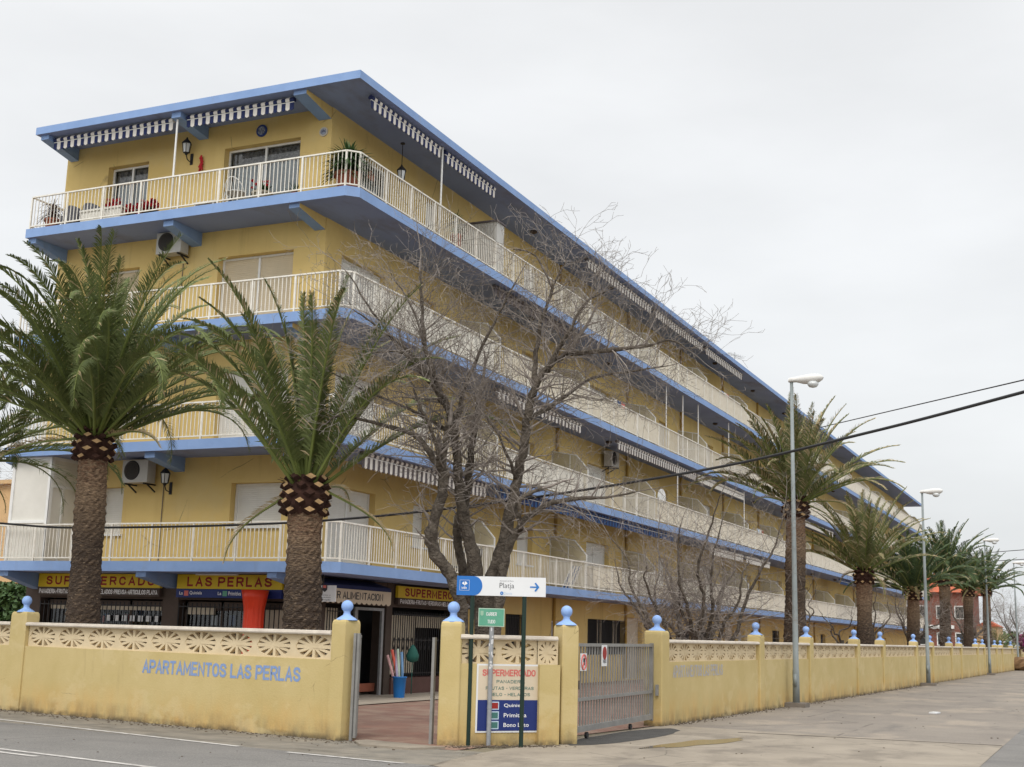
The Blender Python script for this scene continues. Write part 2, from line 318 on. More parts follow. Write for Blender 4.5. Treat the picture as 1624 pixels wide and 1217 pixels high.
GL = {'A':([(0,0),(2,6),(4,0)],[(.8,1.9),(3.2,1.9)]),'B':([(0,0),(0,6),(2.6,6),(3.5,5.4),(3.5,3.9),(2.6,3.2),(.3,3.2)],[(2.6,3.2),(3.9,2.5),(3.9,.8),(2.8,0),(.3,0)]),
'C':([(4,4.3),(3.4,5.6),(2,6),(.6,5.5),(0,4.1),(0,1.9),(.6,.5),(2,0),(3.4,.4),(4,1.7)],),'D':([(0,0),(0,6),(2.2,6),(3.5,5.2),(4,3.9),(4,2.1),(3.5,.8),(2.2,0),(.3,0)],),
'E':([(3.6,6),(0,6),(0,0),(3.6,0)],[(.4,3.1),(3.2,3.1)]),'F':([(3.6,6),(0,6),(0,0)],[(.4,3.1),(3,3.1)]),'G':([(4,4.5),(3.3,5.7),(2,6),(.6,5.5),(0,4.1),(0,1.9),(.6,.5),(2,0),(3.5,.5),(4,1.4),(4,2.8),(2.4,2.8)],),
'H':([(0,0),(0,6)],[(4,0),(4,6)],[(.4,3.1),(3.6,3.1)]),'I':([(0,0),(0,6)],),'J':([(3,6),(3,1.4),(2.2,.2),(.9,.2),(0,1.5)],),'L':([(0,6),(0,0),(3.4,0)],),
'M':([(0,0),(0,6),(2.4,1.2),(4.8,6),(4.8,0)],),'N':([(0,0),(0,6),(4,0),(4,6)],),'O':([(2,6),(.6,5.5),(0,4.1),(0,1.9),(.6,.5),(2,0),(3.4,.5),(4,1.9),(4,4.1),(3.4,5.5),(2,6)],),
'P':([(0,0),(0,6),(2.8,6),(3.9,5.3),(3.9,3.5),(2.8,2.7),(.3,2.7)],),'Q':([(2,6),(.6,5.5),(0,4.1),(0,1.9),(.6,.5),(2,0),(3.4,.5),(4,1.9),(4,4.1),(3.4,5.5),(2,6)],[(2.6,1.4),(4,-.3)]),
'R':([(0,0),(0,6),(2.8,6),(3.9,5.4),(3.9,3.6),(2.8,2.9),(.3,2.9)],[(2.4,2.9),(4,0)]),'S':([(3.8,4.5),(3.3,5.6),(2,6),(.7,5.7),(.1,4.7),(.6,3.6),(2,3.1),(3.5,2.5),(4,1.4),(3.3,.3),(2,0),(.6,.4),(0,1.6)],),
'T':([(0,6),(4,6)],[(2,5.6),(2,0)]),'U':([(0,6),(0,1.8),(.7,.4),(2,0),(3.3,.4),(4,1.8),(4,6)],),'V':([(0,6),(2,0),(4,6)],),'Y':([(0,6),(2,2.8),(4,6)],[(2,2.9),(2,0)]),
'-':([(.2,2.9),(1.8,2.9)],),'Z':([(0,6),(4,6),(0,0),(4,0)],)}
def block(s, o, u, v, w_, h, m, parent, stroke=.17, thick=.003, name='lettering', gap=1.75, k=1.0):
    """heavy condensed capitals drawn as mitred strokes, fitted into a w_ x h box"""
    o, u, v = Vector(o), Vector(u).normalized(), Vector(v).normalized(); n = u.cross(v); sw = h*stroke/2
    adv = []; x = 0
    for c in s:
        if c == ' ': x += 2.6; adv.append(None); continue
        adv.append(x); x += max(p[0] for st_ in GL[c] for p in st_)+gap
    W = x-gap; sx = (w_-2*sw*k)/W; sy = (h-2*sw)/6; b = B(); cnt = 0
    for c, x0 in zip(s, adv):
        if x0 is None: continue
        for st_ in GL[c]:
            P = [Vector((sw*k+(x0+px)*sx, sw+py*sy)) for px, py in st_]; L_, R__ = [], []; m_ = len(P); closed = st_[0] == st_[-1]
            for i in range(m_):
                a = P[i-1] if i > 0 else (P[-2] if closed else None); c_ = P[i+1] if i < m_-1 else (P[1] if closed else None)
                d0 = (P[i]-a).normalized() if a is not None else None; d1_ = (c_-P[i]).normalized() if c_ is not None else None
                if d0 is None: d0 = d1_
                if d1_ is None: d1_ = d0
                t0 = Vector((-d0.y, d0.x)); t1 = Vector((-d1_.y, d1_.x)); mt = (t0+t1); mt = mt.normalized() if mt.length > 1e-4 else t0; q = min(1.9, 1/max(.35, mt.dot(t0)))
                e0 = Vector((0, 0))
                if not closed and i == 0: e0 = -d1_*sw*(1 if st_[0][1] in (0, 6) and abs(d1_.x) < .5 else .6)*.98
                if not closed and i == m_-1: e0 = d0*sw*(1 if st_[-1][1] in (0, 6) and abs(d0.x) < .5 else .6)*.98
                mm = Vector((mt.x*k, mt.y)); L_.append(P[i]+e0+mm*sw*q); R__.append(P[i]+e0-mm*sw*q)
            cnt += 1; oo = n*(thick+.00025*(cnt % 4)); g = lambda p: o+u*p.x+v*p.y+oo
            for i in range(m_-1): b.face([g(R__[i]), g(R__[i+1]), g(L_[i+1]), g(L_[i])])
    return b.build(name, m, parent)

# ------------------------------------------------------------------ ground
def sheet(name, pts, z, m, kind='structure'):
    b = B(); b.face([(x, y, z) for x, y in pts]); o = b.build(name, m); o['kind'] = kind; return o
m_ground = mat('dry_earth_ground', (0.22, 0.19, 0.13), 0.95, var=0.3, vscale=0.6)
m_asph = mat('grey_asphalt_street', (0.215, 0.205, 0.19), 0.9, col2=(0.17, 0.163, 0.153), vscale=0.7, bump=0.6, bscale=110)
mixin(m_asph, (0.34, 0.32, 0.29), lambda t, g: noise_mask(t, g.outputs['Position'], 38, 0.52, 0.66, 0.6))
mixin(m_asph, (0.09, 0.085, 0.08), lambda t, g: noise_mask(t, g.outputs['Position'], 31, 0.55, 0.68, 0.6))
mixin(m_asph, (0.07, 0.068, 0.065), lambda t, g: crack_mask(t, g.outputs['Position'], 0.35, 0.008, 0.48))
mixin(m_asph, (0.13, 0.125, 0.12), lambda t, g: noise_mask(t, g.outputs['Position'], 0.8, 0.50, 0.66, 0.45, (0.25, 1.3, 1)))
m_verge = mat('gravelly_road_verge', (0.27, 0.24, 0.195), 0.95, col2=(0.18, 0.165, 0.14), vscale=2.2, bump=0.7, bscale=60)
mixin(m_verge, (0.10, 0.09, 0.07), lambda t, g: noise_mask(t, g.outputs['Position'], 1.7, 0.52, 0.7, 0.7, (0.5, 1.6, 1)))
m_side = mat('worn_side_street_concrete', (0.26, 0.228, 0.19), 0.85, col2=(0.20, 0.175, 0.15), vscale=0.45, bump=0.4, bscale=70)
mixin(m_side, (0.35, 0.295, 0.23), lambda t, g: noise_mask(t, g.outputs['Position'], 0.5, 0.52, 0.62, 0.6, (1, 0.55, 1)))
mixin(m_side, (0.13, 0.12, 0.11), lambda t, g: noise_mask(t, g.outputs['Position'], 0.9, 0.56, 0.72, 0.7, (1.2, 0.35, 1)))
mixin(m_side, (0.11, 0.095, 0.08), lambda t, g: noise_mask(t, g.outputs['Position'], 30, 0.54, 0.66, 0.6))
mixin(m_side, (0.08, 0.07, 0.06), lambda t, g: crack_mask(t, g.outputs['Position'], 0.28, 0.007, 0.45))
m_apron = mat('pale_junction_concrete', (0.33, 0.285, 0.225), 0.75, col2=(0.25, 0.215, 0.17), vscale=0.8, bump=0.4, bscale=50)
mixin(m_apron, (0.17, 0.145, 0.115), lambda t, g: noise_mask(t, g.outputs['Position'], 1.1, 0.50, 0.62, 0.7, (1, 0.6, 1)))
mixin(m_apron, (0.10, 0.085, 0.065), lambda t, g: crack_mask(t, g.outputs['Position'], 0.5, 0.008, 0.42))
mixin(m_apron, (0.16, 0.13, 0.10), lambda t, g: noise_mask(t, g.outputs['Position'], 40, 0.58, 0.72, 0.5))
m_patch = mat('dark_asphalt_patch', (0.075, 0.072, 0.068), 0.9, var=0.25, bump=0.6, bscale=80)
m_red_pav = mat('reddish_forecourt_paving', (0.25, 0.135, 0.10), 0.85, col2=(0.19, 0.115, 0.09), vscale=1.4, bump=0.3)
mixin(m_red_pav, (0.30, 0.22, 0.165), lambda t, g: noise_mask(t, g.outputs['Position'], 1.0, 0.45, 0.62, 0.75))
m_shop_pav = mat('shop_apron_concrete', (0.40, 0.34, 0.27), 0.85, var=0.2, vscale=2)
m_line = mat('worn_white_road_paint', (0.62, 0.60, 0.56), 0.8, col2=(0.30, 0.28, 0.26), vscale=9)
m_puddle = bpy.data.materials.new('puddle_water'); m_puddle.use_nodes = True
_pp = m_puddle.node_tree.nodes['Principled BSDF']; _pp.inputs['Base Color'].default_value = (0.13, 0.11, 0.085, 1); _pp.inputs['Roughness'].default_value = 0.05; _pp.inputs['Specular IOR Level'].default_value = 0.4

sheet('ground', [(-700, -200), (700, -200), (700, 1200), (-700, 1200)], -0.012, m_ground)
# front street runs along the front wall: direction fdir
FD = Vector((0.9835, -0.182, 0)); FN = Vector((0.182, 0.9835, 0))
def fp(s, q): v = Vector((-10.5, 16.83, 0)) + FD*s + FN*q; return (v.x, v.y)   # q<0 towards the street
sheet('front_street', [fp(-90, -1.75), fp(3.2, -1.75), fp(5.6, -2.6), fp(60, -4.0), fp(60, -30), fp(-90, -30)], -0.004, m_asph)
sheet('road_verge', [fp(-90, 0.25), fp(1.85, 0.15), fp(4.0, 0.4), fp(5.6, -2.6), fp(3.2, -1.75), fp(-90, -1.75)], -0.0035, m_verge)
sheet('side_street', [(-7.75, 23.9), (-1.7, 23.5), (-1.68, 40), (-0.2, 140), (-5.6, 140), (-6.3, 97)], -0.004, m_side)
b = B(); b.face([(-1.7, 14.2, 0.0), (30, 8, 0.0), (60, 60, 0.0), (30, 150, 0.0), (-0.2, 140, 0.0), (-1.68, 40, 0.0)]); structure(b.build('far_side_street', m_asph))
sheet('street_junction', [fp(2.6, 0.3), (-7.7, 23.9), (-1.7, 23.5), (-1.7, 14.1), fp(5.6, -2.6), fp(3.2, -1.75)], 0.001, m_apron)
# dark patch at the gate and the expansion joint
rnd = random.Random(5)
pts = []
for k in range(26):
    a = 2*math.pi*k/26; pts.append((-7.28 + (0.40 + 0.06*rnd.random())*math.cos(a) + 0.02*math.sin(a), 20.8 + (2.2 + 0.25*rnd.random())*math.sin(a)))
sheet('asphalt_patch', pts, 0.005, m_patch)
b = B(); b.bar((-6.06, 23.1, 0.004), (-1.72, 23.5, 0.004), 0.035, 0.004); structure(b.build('concrete_joint', mat('dark_joint', (0.07, 0.06, 0.05), 0.9)))
pts = []
for k in range(40):
    a = 2*math.pi*k/40; r = 1 + 0.22*math.sin(2*a+0.7) + 0.13*math.sin(5*a) + 0.07*math.sin(9*a+1)
    pts.append((-5.95 + 0.24*r*math.cos(a) + 0.25*math.sin(a)*r, 20.25 + 1.55*r*math.sin(a)))
sheet('puddle', pts, 0.006, m_puddle)
def road_line(p0, p1, w_, name='road_line'):
    b = B(); a, c = Vector((*p0, 0)), Vector((*p1, 0)); d = (c-a).normalized(); n = Vector((-d.y, d.x, 0)) * w_/2
    b.face([a-n+Vector((0,0,0.002)), c-n+Vector((0,0,0.002)), c+n+Vector((0,0,0.002)), a+n+Vector((0,0,0.002))]); structure(b.build(name, m_line))
road_line((-40.0, 22.2), (-10.86, 15.05), 0.11)
road_line((-9.92, 14.79), (-8.0, 14.5), 0.10)
road_line((-40, 17.75), (-9.2, 12.09), 0.10)
road_line((-38, 17.0), (-11.84, 12.33), 0.10)
# forecourt behind the wall
sheet('forecourt', [(-60, 25.8), fp(-8, 0.1), fp(2.2, 0.1), (-7.75, 23.8), (-6.2, 140), (-60, 140)], 0.0, m_red_pav)
sheet('shop_apron', [(-26.5, 23.0), (-14.75, 23.0), (-14.75, 35.5), (-26.5, 35.5)], 0.02, m_shop_pav)
# gate threshold slab
b = B(); b.prism([(*fp(0.45, -0.02), -0.01), (*fp(0.9, -0.42), -0.01), (*fp(1.75, -0.35), -0.01), (*fp(1.95, 0.2), -0.01), (*fp(0.45, 0.25), -0.01)], (0, 0, 0.035)); structure(b.build('threshold_slab', m_apron))
# gravel and dry scraps gathered along the wall feet
b = B(); rnd = random.Random(11)
def pebble(b, x, y, z, r):
    h = r*0.6; b.prism([(x + r*math.cos(a)*(0.7+0.5*rnd.random()), y + r*math.sin(a)*(0.7+0.5*rnd.random()), z) for a in (0, 1.2, 2.5, 3.8, 5.1)], (0, 0, h))
for k in range(1400):
    s = rnd.uniform(-30, 1.8); q = -abs(rnd.gauss(0, 0.22)) - 0.02; x, y = fp(s, q); pebble(b, x, y, -0.004, rnd.uniform(0.006, 0.022))
for k in range(900):
    y = rnd.uniform(24, 60); x = -7.64 + 0.0177*(y-24) + 0.02 + abs(rnd.gauss(0, 0.12)); pebble(b, x, y, -0.004, rnd.uniform(0.006, 0.025))
for k in range(350):
    t_ = rnd.random(); x = -8.7 + 1.1*t_ + rnd.gauss(0, .1) + 0.12; y = 17.15 + 1.2*t_ - abs(rnd.gauss(0, .15)) - 0.08; pebble(b, x, y, 0.0, rnd.uniform(0.006, 0.02))
for k in range(70):
    y = rnd.uniform(15, 60); x = rnd.uniform(-7.0, -1.8); pebble(b, x, y, 0.0, rnd.uniform(0.006, 0.02))
for k in range(60):
    s = rnd.uniform(-12, 4); q = -rnd.uniform(.1, 4); x, y = fp(s, q); pebble(b, x, y, -0.003, rnd.uniform(0.005, 0.014))
o = b.build('gravel', mat('loose_gravel', (0.17, 0.14, 0.10), 0.95, col2=(0.08, 0.06, 0.045), vscale=20)); tag(o, 'loose grit and dead leaves gathered along the foot of the yellow wall', 'gravel', kind='stuff')

# ------------------------------------------------------------------ apartment building
X0, X1, Y0, YE = -25.1, -16.66, 25.24, 123.5        # walls
SX0, SX1, SY0, SYE = -25.08, -15.14, 24.0, 124.6    # slab edges
SL = [3.04, 5.86, 8.72, 11.60]; RT = 14.40
bd = thing('apartment_building', 'long yellow five storey apartment block with blue edged balconies above a supermarket', 'building', (-20.8, 74, 0))
def slab(name, zt, th, ch, parent=bd):
    b = B(); C_ = ch
    out_ = [(SX0, SY0), (SX1 - C_, SY0), (SX1, SY0 + C_), (SX1, SYE), (SX0, SYE)] if ch else [(SX0, SY0), (SX1, SY0), (SX1, SYE), (SX0, SYE)]
    n = len(out_)
    # rim thick edge (upstand) in blue, underside in grey blue, top in concrete
    b.face([(x, y, zt) for x, y in out_], 2); b.face([(x, y, zt-th) for x, y in reversed(out_)], 1)
    for i in range(n):
        j = (i+1) % n; (xa, ya), (xb, yb) = out_[i], out_[j]
        b.face([(xa, ya, zt-th), (xb, yb, zt-th), (xb, yb, zt), (xa, ya, zt)], 0)
    return b.build(name, [m_blue, m_soff, m_conc], parent)
for zt in SL: slab('balcony_slab', zt, 0.235, 0.24)
rf = slab('roof_slab', RT, 0.20, 0)
# walls with openings --------------------------------------------------------
def cut_wall(b, mp, us, zs, ops, dep, mi=0):
    """wall rectangle us x zs with rectangular openings ops=(u0,u1,z0,z1); mp(u,z,d)->point"""
    U = sorted(set([us[0], us[1]] + [v for o in ops for v in o[:2]])); Z = sorted(set([zs[0], zs[1]] + [v for o in ops for v in o[2:4]]))
    for i in range(len(U)-1):
        for j in range(len(Z)-1):
            um, zm = (U[i]+U[i+1])/2, (Z[j]+Z[j+1])/2
            if any(o[0] < um < o[1] and o[2] < zm < o[3] for o in ops): continue
            b.face([mp(U[i], Z[j], 0), mp(U[i+1], Z[j], 0), mp(U[i+1], Z[j+1], 0), mp(U[i], Z[j+1], 0)], mi)
    for u0, u1, z0, z1 in ops:
        for (a, c) in (((u0,z0),(u0,z1)), ((u0,z1),(u1,z1)), ((u1,z1),(u1,z0)), ((u1,z0),(u0,z0))):
            b.face([mp(*a, 0), mp(*c, 0), mp(*c, dep), mp(*a, dep)], mi)
def MF(u, z, d): return (u, Y0 + d, z)       # front
def ME(u, z, d): return (X1 - d, u, z)       # east
BAYS = [32.5 + 7.05*k for k in range(14)]     # divider positions
F_OPS = [ # front openings: u0,u1,z0,z1,kind
 (-23.63,-22.28,11.62,13.54,'glass'), (-19.85,-17.55,11.62,13.55,'glass'),
 (-19.80,-17.56,8.74,10.66,'beige'), (-23.4,-22.3,9.4,10.66,'beige'),
 (-19.57,-17.5,5.88,7.75,'white2'), (-22.85,-22.02,6.55,7.72,'white'),
 (-18.94,-17.46,3.93,4.97,'white'), (-22.95,-22.2,3.78,4.95,'white')]
E_OPS = []
for li, z in enumerate(SL):
    k1 = 'beige' if li == 2 else 'white'
    E_OPS += [(26.0, 28.15, z+0.02, z+1.93, 'glassdoor' if li == 3 else 'white2'), (30.15, 30.95, z+0.78, z+1.89, k1)]
    for k, y in enumerate(BAYS[:-1]):
        if k % 2 == 0: ops = [(y+0.75, y+2.3, z+0.85, z+1.86, k1), (y+4.4, y+5.6, z+0.72, z+1.83, k1)]
        else: ops = [(y+0.5, y+2.3, z+0.8, z+1.83, 'frame'), (y+3.3, y+5.6, z+0.02, z+1.86, 'white2')]
        if y > 100: ops = [(y+3.0, y+5.2, z+0.02, z+1.86, 'white2')]
        E_OPS += ops
G_OPS = [(36.2,37.6,0.85,2.2,'bars'), (39.8,41.6,0.9,2.07,'grey'), (43.1,46.9,0.95,2.2,'bars3'), (47.1,49.0,0.03,2.34,'cream'), (53.4,56.0,0.9,1.98,'dark'), (57.2,59.3,0.9,2.02,'dark'),
 (61.1,63.2,0.03,2.38,'cream'), (63.7,64.8,0.03,2.07,'white'), (66.3,67.3,0.9,2.1,'dark'), (70.9,72.4,0.9,2.17,'bars'), (74.8,76.0,0.03,2.1,'cream'), (78.5,80.5,0.9,2.1,'dark'), (84,85.5,0.9,2.1,'bars'), (89,90.4,0.03,2.1,'cream'), (94,96,0.9,2.1,'dark'), (101,103,0.9,2.1,'bars'), (109,111,0.03,2.1,'cream')]
b = B()
cut_wall(b, MF, (X0, X1), (2.82, 14.21), [o[:4] for o in F_OPS], 0.24)
cut_wall(b, ME, (Y0, YE), (2.82, 14.21), [o[:4] for o in E_OPS], 0.22)
cut_wall(b, ME, (34.0, YE), (0, 2.82), [o[:4] for o in G_OPS], 0.2)
b.face([(X0, Y0, 0), (X0, YE, 0), (X0, YE, 14.21), (X0, Y0, 14.21)]); b.face([(X0, YE, 0), (X1, YE, 0), (X1, YE, 14.21), (X0, YE, 14.21)])
b.face([(X1, 33.6, 0), (X1, 34.0, 0), (X1, 34.0, 2.82), (X1, 33.6, 2.82)])
wallo = b.build('wall', m_wall, bd)
# cantilever beams under the slabs (tapered, blue)
def beam(x0, x1, zs, tip, root, right_yellow=False):
    b = B(); ys = SY0 + 0.10; pts = [(x0, ys, zs), (x0, ys, zs-tip), (x0, Y0-0.003, zs-root), (x0, Y0-0.003, zs)]
    b.prism(pts, (x1-x0, 0, 0), 0)
    if right_yellow: b.face([(p[0] + (x1-x0) + 0.003, p[1], p[2]) for p in pts], 1)
    b.build('cantilever_beam', [m_blue, m_wall], bd)
for zs in (RT-0.203,):
    beam(-24.98, -24.72, zs, 0.12, 0.33); beam(-20.68, -20.40, zs, 0.14, 0.30); beam(-17.04, -16.68, zs, 0.10, 0.30, True)
for zs in (SL[3]-0.238, SL[2]-0.238, SL[1]-0.238):
    beam(-25.06, -24.80, zs, 0.13, 0.36); beam(-20.66, -20.36, zs, 0.14, 0.34); beam(-16.98, -16.68, zs, 0.10, 0.30, True)
zs = SL[0]-0.238
beam(-24.9, -24.62, zs, 0.12, 0.40); beam(-20.64, -20.34, zs, 0.12, 0.34); beam(-16.95, -16.70, zs, 0.12, 0.30)
# windows and doors ---------------------------------------------------------
def unit(mp, o, dep, simple=False):
    u0, u1, z0, z1, kind = o; g = 0.004; W = 0.055; d0, d1 = dep-0.03, dep+0.02
    def bx(b, a, c, e, f, da, db, mi=0):
        p, q = mp(a, e, da), mp(c, f, db); b.box(min(p[0],q[0]), min(p[1],q[1]), min(p[2],q[2]), max(p[0],q[0]), max(p[1],q[1]), max(p[2],q[2]), mi)
    isdoor = kind in ('white2', 'cream', 'glassdoor') or (kind in ('glass', 'beige') and z1-z0 > 1.7)
    nm = 'door' if isdoor else 'window'
    if simple:
        b = B(); bx(b, u0+g, u1-g, z0+g, z1-g, d0, d1)
        return b.build(nm, {'cream': m_door, 'dark': m_dark, 'bars': m_dark, 'bars3': m_dark, 'grey': m_shutg, 'frame': m_glassy}.get(kind, m_shut), bd)
    f = B()
    if kind not in ('dark', 'bars', 'bars3', 'cream'):
        for a, c, e, h in ((u0+g, u0+W, z0+g, z1-g), (u1-W, u1-g, z0+g, z1-g), (u0+W, u1-W, z1-W, z1-g), (u0+W, u1-W, z0+g, z0+W)): bx(f, a, c, e, h, d0-0.02, d1)
        if kind in ('white2', 'glass', 'beige', 'frame', 'glassdoor') and u1-u0 > 1.2: um = (u0+u1)/2; bx(f, um-W/2, um+W/2, z0+W, z1-W, d0-0.025, d1)
        if not isdoor: bx(f, u0-0.05, u1+0.05, z0-0.05, z0-0.004, -0.06, 0.02)
    else:
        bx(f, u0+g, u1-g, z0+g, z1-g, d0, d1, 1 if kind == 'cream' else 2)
        if kind.startswith('bars'):
            n = int((u1-u0)/0.12)
            for i in range(n+1): u = u0 + 0.02 + (u1-u0-0.04)*i/n; bx(f, u-0.008, u+0.008, z0+0.01, z1-0.01, -0.03, -0.014, 3)
            for z in (z0+0.35, z1-0.1): bx(f, u0+0.01, u1-0.01, z-0.01, z+0.01, -0.014, 0.0, 3)
            if kind == 'bars3':
                for u in (u0+1.05, u0+1.35, u1-1.1, u1-0.8): bx(f, u-0.04, u+0.04, z0+0.01, z1-0.01, 0.01, 0.05, 1)
    fo = f.build(nm, [m_white, m_door, m_dark, m_iron], bd)
    if kind in ('white', 'white2', 'beige', 'grey'):
        p = B(); bx(p, u0+W, u1-W, z0+W, z1-W, d0+0.01, d0+0.03)
        p.build('roller_shutter', {'beige': m_shutc, 'grey': m_shutg}.get(kind, m_shut), fo)
    elif kind in ('glass', 'frame', 'glassdoor'):
        p = B(); q0, q1 = mp(u0+W, z0+W, d0+0.01), mp(u1-W, z1-W, d0+0.01); 
        p.face([mp(u0+W, z0+W, d0+0.01), mp(u1-W, z0+W, d0+0.01), mp(u1-W, z1-W, d0+0.01), mp(u0+W, z1-W, d0+0.01)]); p.build('pane', m_glass, fo)
        c = B(); n = 40   # folded net curtain, open in the middle, with a scalloped pelmet above
        for i in range(n):
            ua, ub = u0+W+(u1-u0-2*W)*i/n, u0+W+(u1-u0-2*W)*(i+1)/n
            da, db = dep+0.10+0.025*math.sin(i*1.9), dep+0.10+0.025*math.sin((i+1)*1.9)
            c.face([mp(ua, z0, da), mp(ub, z0, db), mp(ub, z1, db), mp(ua, z1, da)], 0)
            za = z1-0.42-0.05*math.cos(i*0.9); zb = z1-0.42-0.05*math.cos((i+1)*0.9)
            c.face([mp(ua, za, dep+0.06), mp(ub, zb, dep+0.06), mp(ub, z1, dep+0.06), mp(ua, z1, dep+0.06)], 1)
        c.build('curtain', [m_curt, m_plaid], fo)
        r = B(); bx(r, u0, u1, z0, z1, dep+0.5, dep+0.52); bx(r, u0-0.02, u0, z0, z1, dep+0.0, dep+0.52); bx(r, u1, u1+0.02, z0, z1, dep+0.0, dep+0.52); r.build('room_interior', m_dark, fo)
m_glassy = mat('dark_reflective_glass', (0.03, 0.035, 0.04), 0.08, spec=0.8)
for o in F_OPS: unit(MF, o, 0.24)
far = B()
for o in E_OPS:
    if o[0] < 62: unit(ME, o, 0.22)
    elif o[0] < 90: unit(ME, o, 0.22, True)
    else: far.box(X1-0.20, o[0]+.004, o[2]+.004, X1-0.17, o[1]-.004, o[3]-.004)
fo = far.build('shutters_far_end', m_shut, bd); fo['kind'] = 'stuff'; fo.name = 'roller_shutter'
for o in G_OPS: unit(ME, o, 0.2, o[0] > 80)
# railings -------------------------------------------------------------------
def railing(zb, path, screens_from=None, nm='railing', sparse=1.0):
    b = B(); h = 0.90
    for (xa, ya), (xb, yb) in zip(path[:-1], path[1:]):
        A_, C_ = Vector((xa, ya, 0)), Vector((xb, yb, 0)); L = (C_-A_).length; d = (C_-A_)/L
        b.bar((xa, ya, zb+h-0.02), (xb, yb, zb+h-0.02), 0.045, 0.035); b.bar((xa, ya, zb+0.08), (xb, yb, zb+0.08), 0.03, 0.03)
        n = max(1, round(L/0.112)); pn = max(1, round(L/1.25)) if L > 0.6 else 1
        for i in range(1, n):
            p = A_ + d*(L*i/n); b.box(p.x-.008, p.y-.008, zb+0.095, p.x+.008, p.y+.008, zb+h-0.037)
        for i in range(pn + (1 if (xb, yb) == path[-1] else 0)):
            p = A_ + d*(L*i/pn); b.box(p.x-.02, p.y-.02, zb-0.0, p.x+.02, p.y+.02, zb+h-0.0371)
    return b.build(nm, m_rail, bd)
for li, z in enumerate(SL):
    path = [(-25.02, Y0-0.02), (-25.02, 24.07), (-15.44, 24.07), (-15.21, 24.30), (-15.21, 44.0)]
    if li == 3: path = [(-25.02, 26.4), (-25.02, 24.07), (-15.44, 24.07), (-15.21, 24.30), (-15.21, 44.0)]
    railing(z, path); railing(z, [(-15.21, 44.06), (-15.21, 80)]); railing(z, [(-15.21, 80.06), (-15.21, SYE-0.1)])
# cream screens tied behind the rail of many balconies
rnd = random.Random(3)
for li, z in enumerate(SL):
    for k, y in enumerate(BAYS[:-1]):
        if y < 44 and li != 2: continue
        if rnd.random() < (0.12 if y > 50 else 0.35): continue
        b = B(); b.box(-15.262, y+0.05, z+0.10, -15.250, y+6.98, z+0.84); b.build('balcony_screen', m_screen, bd)
b = B(); b.box(-15.262, 39.9, 3.2, -15.25, 42.4, 3.84); b.build('balcony_screen', m_screen, bd)
for li, y0_, y1_ in ((2, 25.3, 31.9), (1, 32.9, 38.9)):
    b = B(); b.box(-15.262, y0_, SL[li]+0.12, -15.25, y1_, SL[li]+0.84); b.build('balcony_screen', m_whiteshade, bd)
# dividers between the flats: stepped frosted panels in white frames
m_frost = mat('frosted_divider_panel', (0.54, 0.48, 0.33), 0.5, var=0.1)
def divider(y, z):
    xa, xb = X1+0.01, -15.36
    pts = [(xa, z+0.02), (xb, z+0.02), (xb, z+1.15), (xb-0.42, z+1.62), (xa, z+1.78)]
    b = B(); b.prism([(x, y-0.006, zz) for x, zz in pts], (0, 0.012, 0), 1)
    n = len(pts)
    for i in range(n):
        p, q = pts[i], pts[(i+1) % n]; b.bar((p[0], y, p[1]), (q[0], y, q[1]), 0.035, 0.035)
    b.bar((xa, y, z+0.95), (xb, y, z+0.95), 0.036, 0.036); b.bar((-16.0, y, z+0.95), (-16.0, y, z+1.68), 0.03, 0.03)
    return b.build('balcony_divider', [m_white, m_frost], bd)
for li, z in enumerate(SL):
    for k, y in enumerate(BAYS):
        if (li, k) == (3, 0): continue
        divider(y + (0.12 if k > 4 else 0), z)
# downpipes
for y in (39.55, 46.6, 53.6, 60.5, 67.5, 74.5, 81.5, 95.6):
    b = B(); b.tube([(X1+0.06, y+0.35, 0.1), (X1+0.06, y+0.35, 14.2)], 0.05, 8); b.build('downpipe', mat('yellow_brown_pipe', (0.42, 0.27, 0.07), 0.8) if y == 39.55 else bpy.data.materials['yellow_brown_pipe'], bd)
for pts in ([(-20.95, Y0-0.02, 3.1), (-20.95, Y0-0.02, 5.0)], [(-20.6, Y0-0.02, 5.9), (-20.63, Y0-0.02, 6.6), (-20.5, Y0-0.02, 7.9)], [(-20.9, Y0-0.02, 9.4), (-20.88, Y0-0.02, 10.6)]):
    b = B(); b.tube(pts, 0.012, 5); b.build('wall_cable', m_conc, bd)
# ceiling lamps
for zz in (RT-0.21, SL[3]-0.245, SL[2]-0.245, SL[1]-0.245):
    for y in (36.0, 43.1, 57.1, 64.2, 71.3, 78.3, 85.4):
        b = B(); b.lathe((-15.95, y, zz-0.09), [(0.05, 0), (0.11, 0.03), (0.11, 0.09)], 12); b.build('ceiling_lamp', m_pillar, bd)

# ------------------------------------------------------------------ shop front (ground floor)
sh = thing('supermarket_front', 'dark glazed supermarket front with black window bars under the first balcony', 'shop front', (-18, 27, 0))
b = B()
P = 0.30
for x0, x1 in ((-25.1, -24.6), (-20.72, -20.25), (-17.15, -16.66)): b.box(x0, Y0-0.004, 0, x1, Y0+0.45, 2.80)
b.box(-25.1, Y0+0.02, 0, -16.7, Y0+0.4, 0.55, 1)
for y0, y1 in ((25.7, 26.1), (28.95, 29.25), (32.9, 33.6)): b.box(X1-0.40, y0, 0, X1+0.004, y1, 2.80)
b.box(X1-0.38, 29.25, 0, X1+0.06, 32.9, 0.42, 1)
b.box(-25.1, Y0+0.01, 2.2, -16.7, Y0+0.4, 2.80); b.box(X1-0.4, 25.7, 2.2, X1-0.01, 33.5, 2.79)
b.build('shop_wall', [m_pillar, m_plinth], sh)
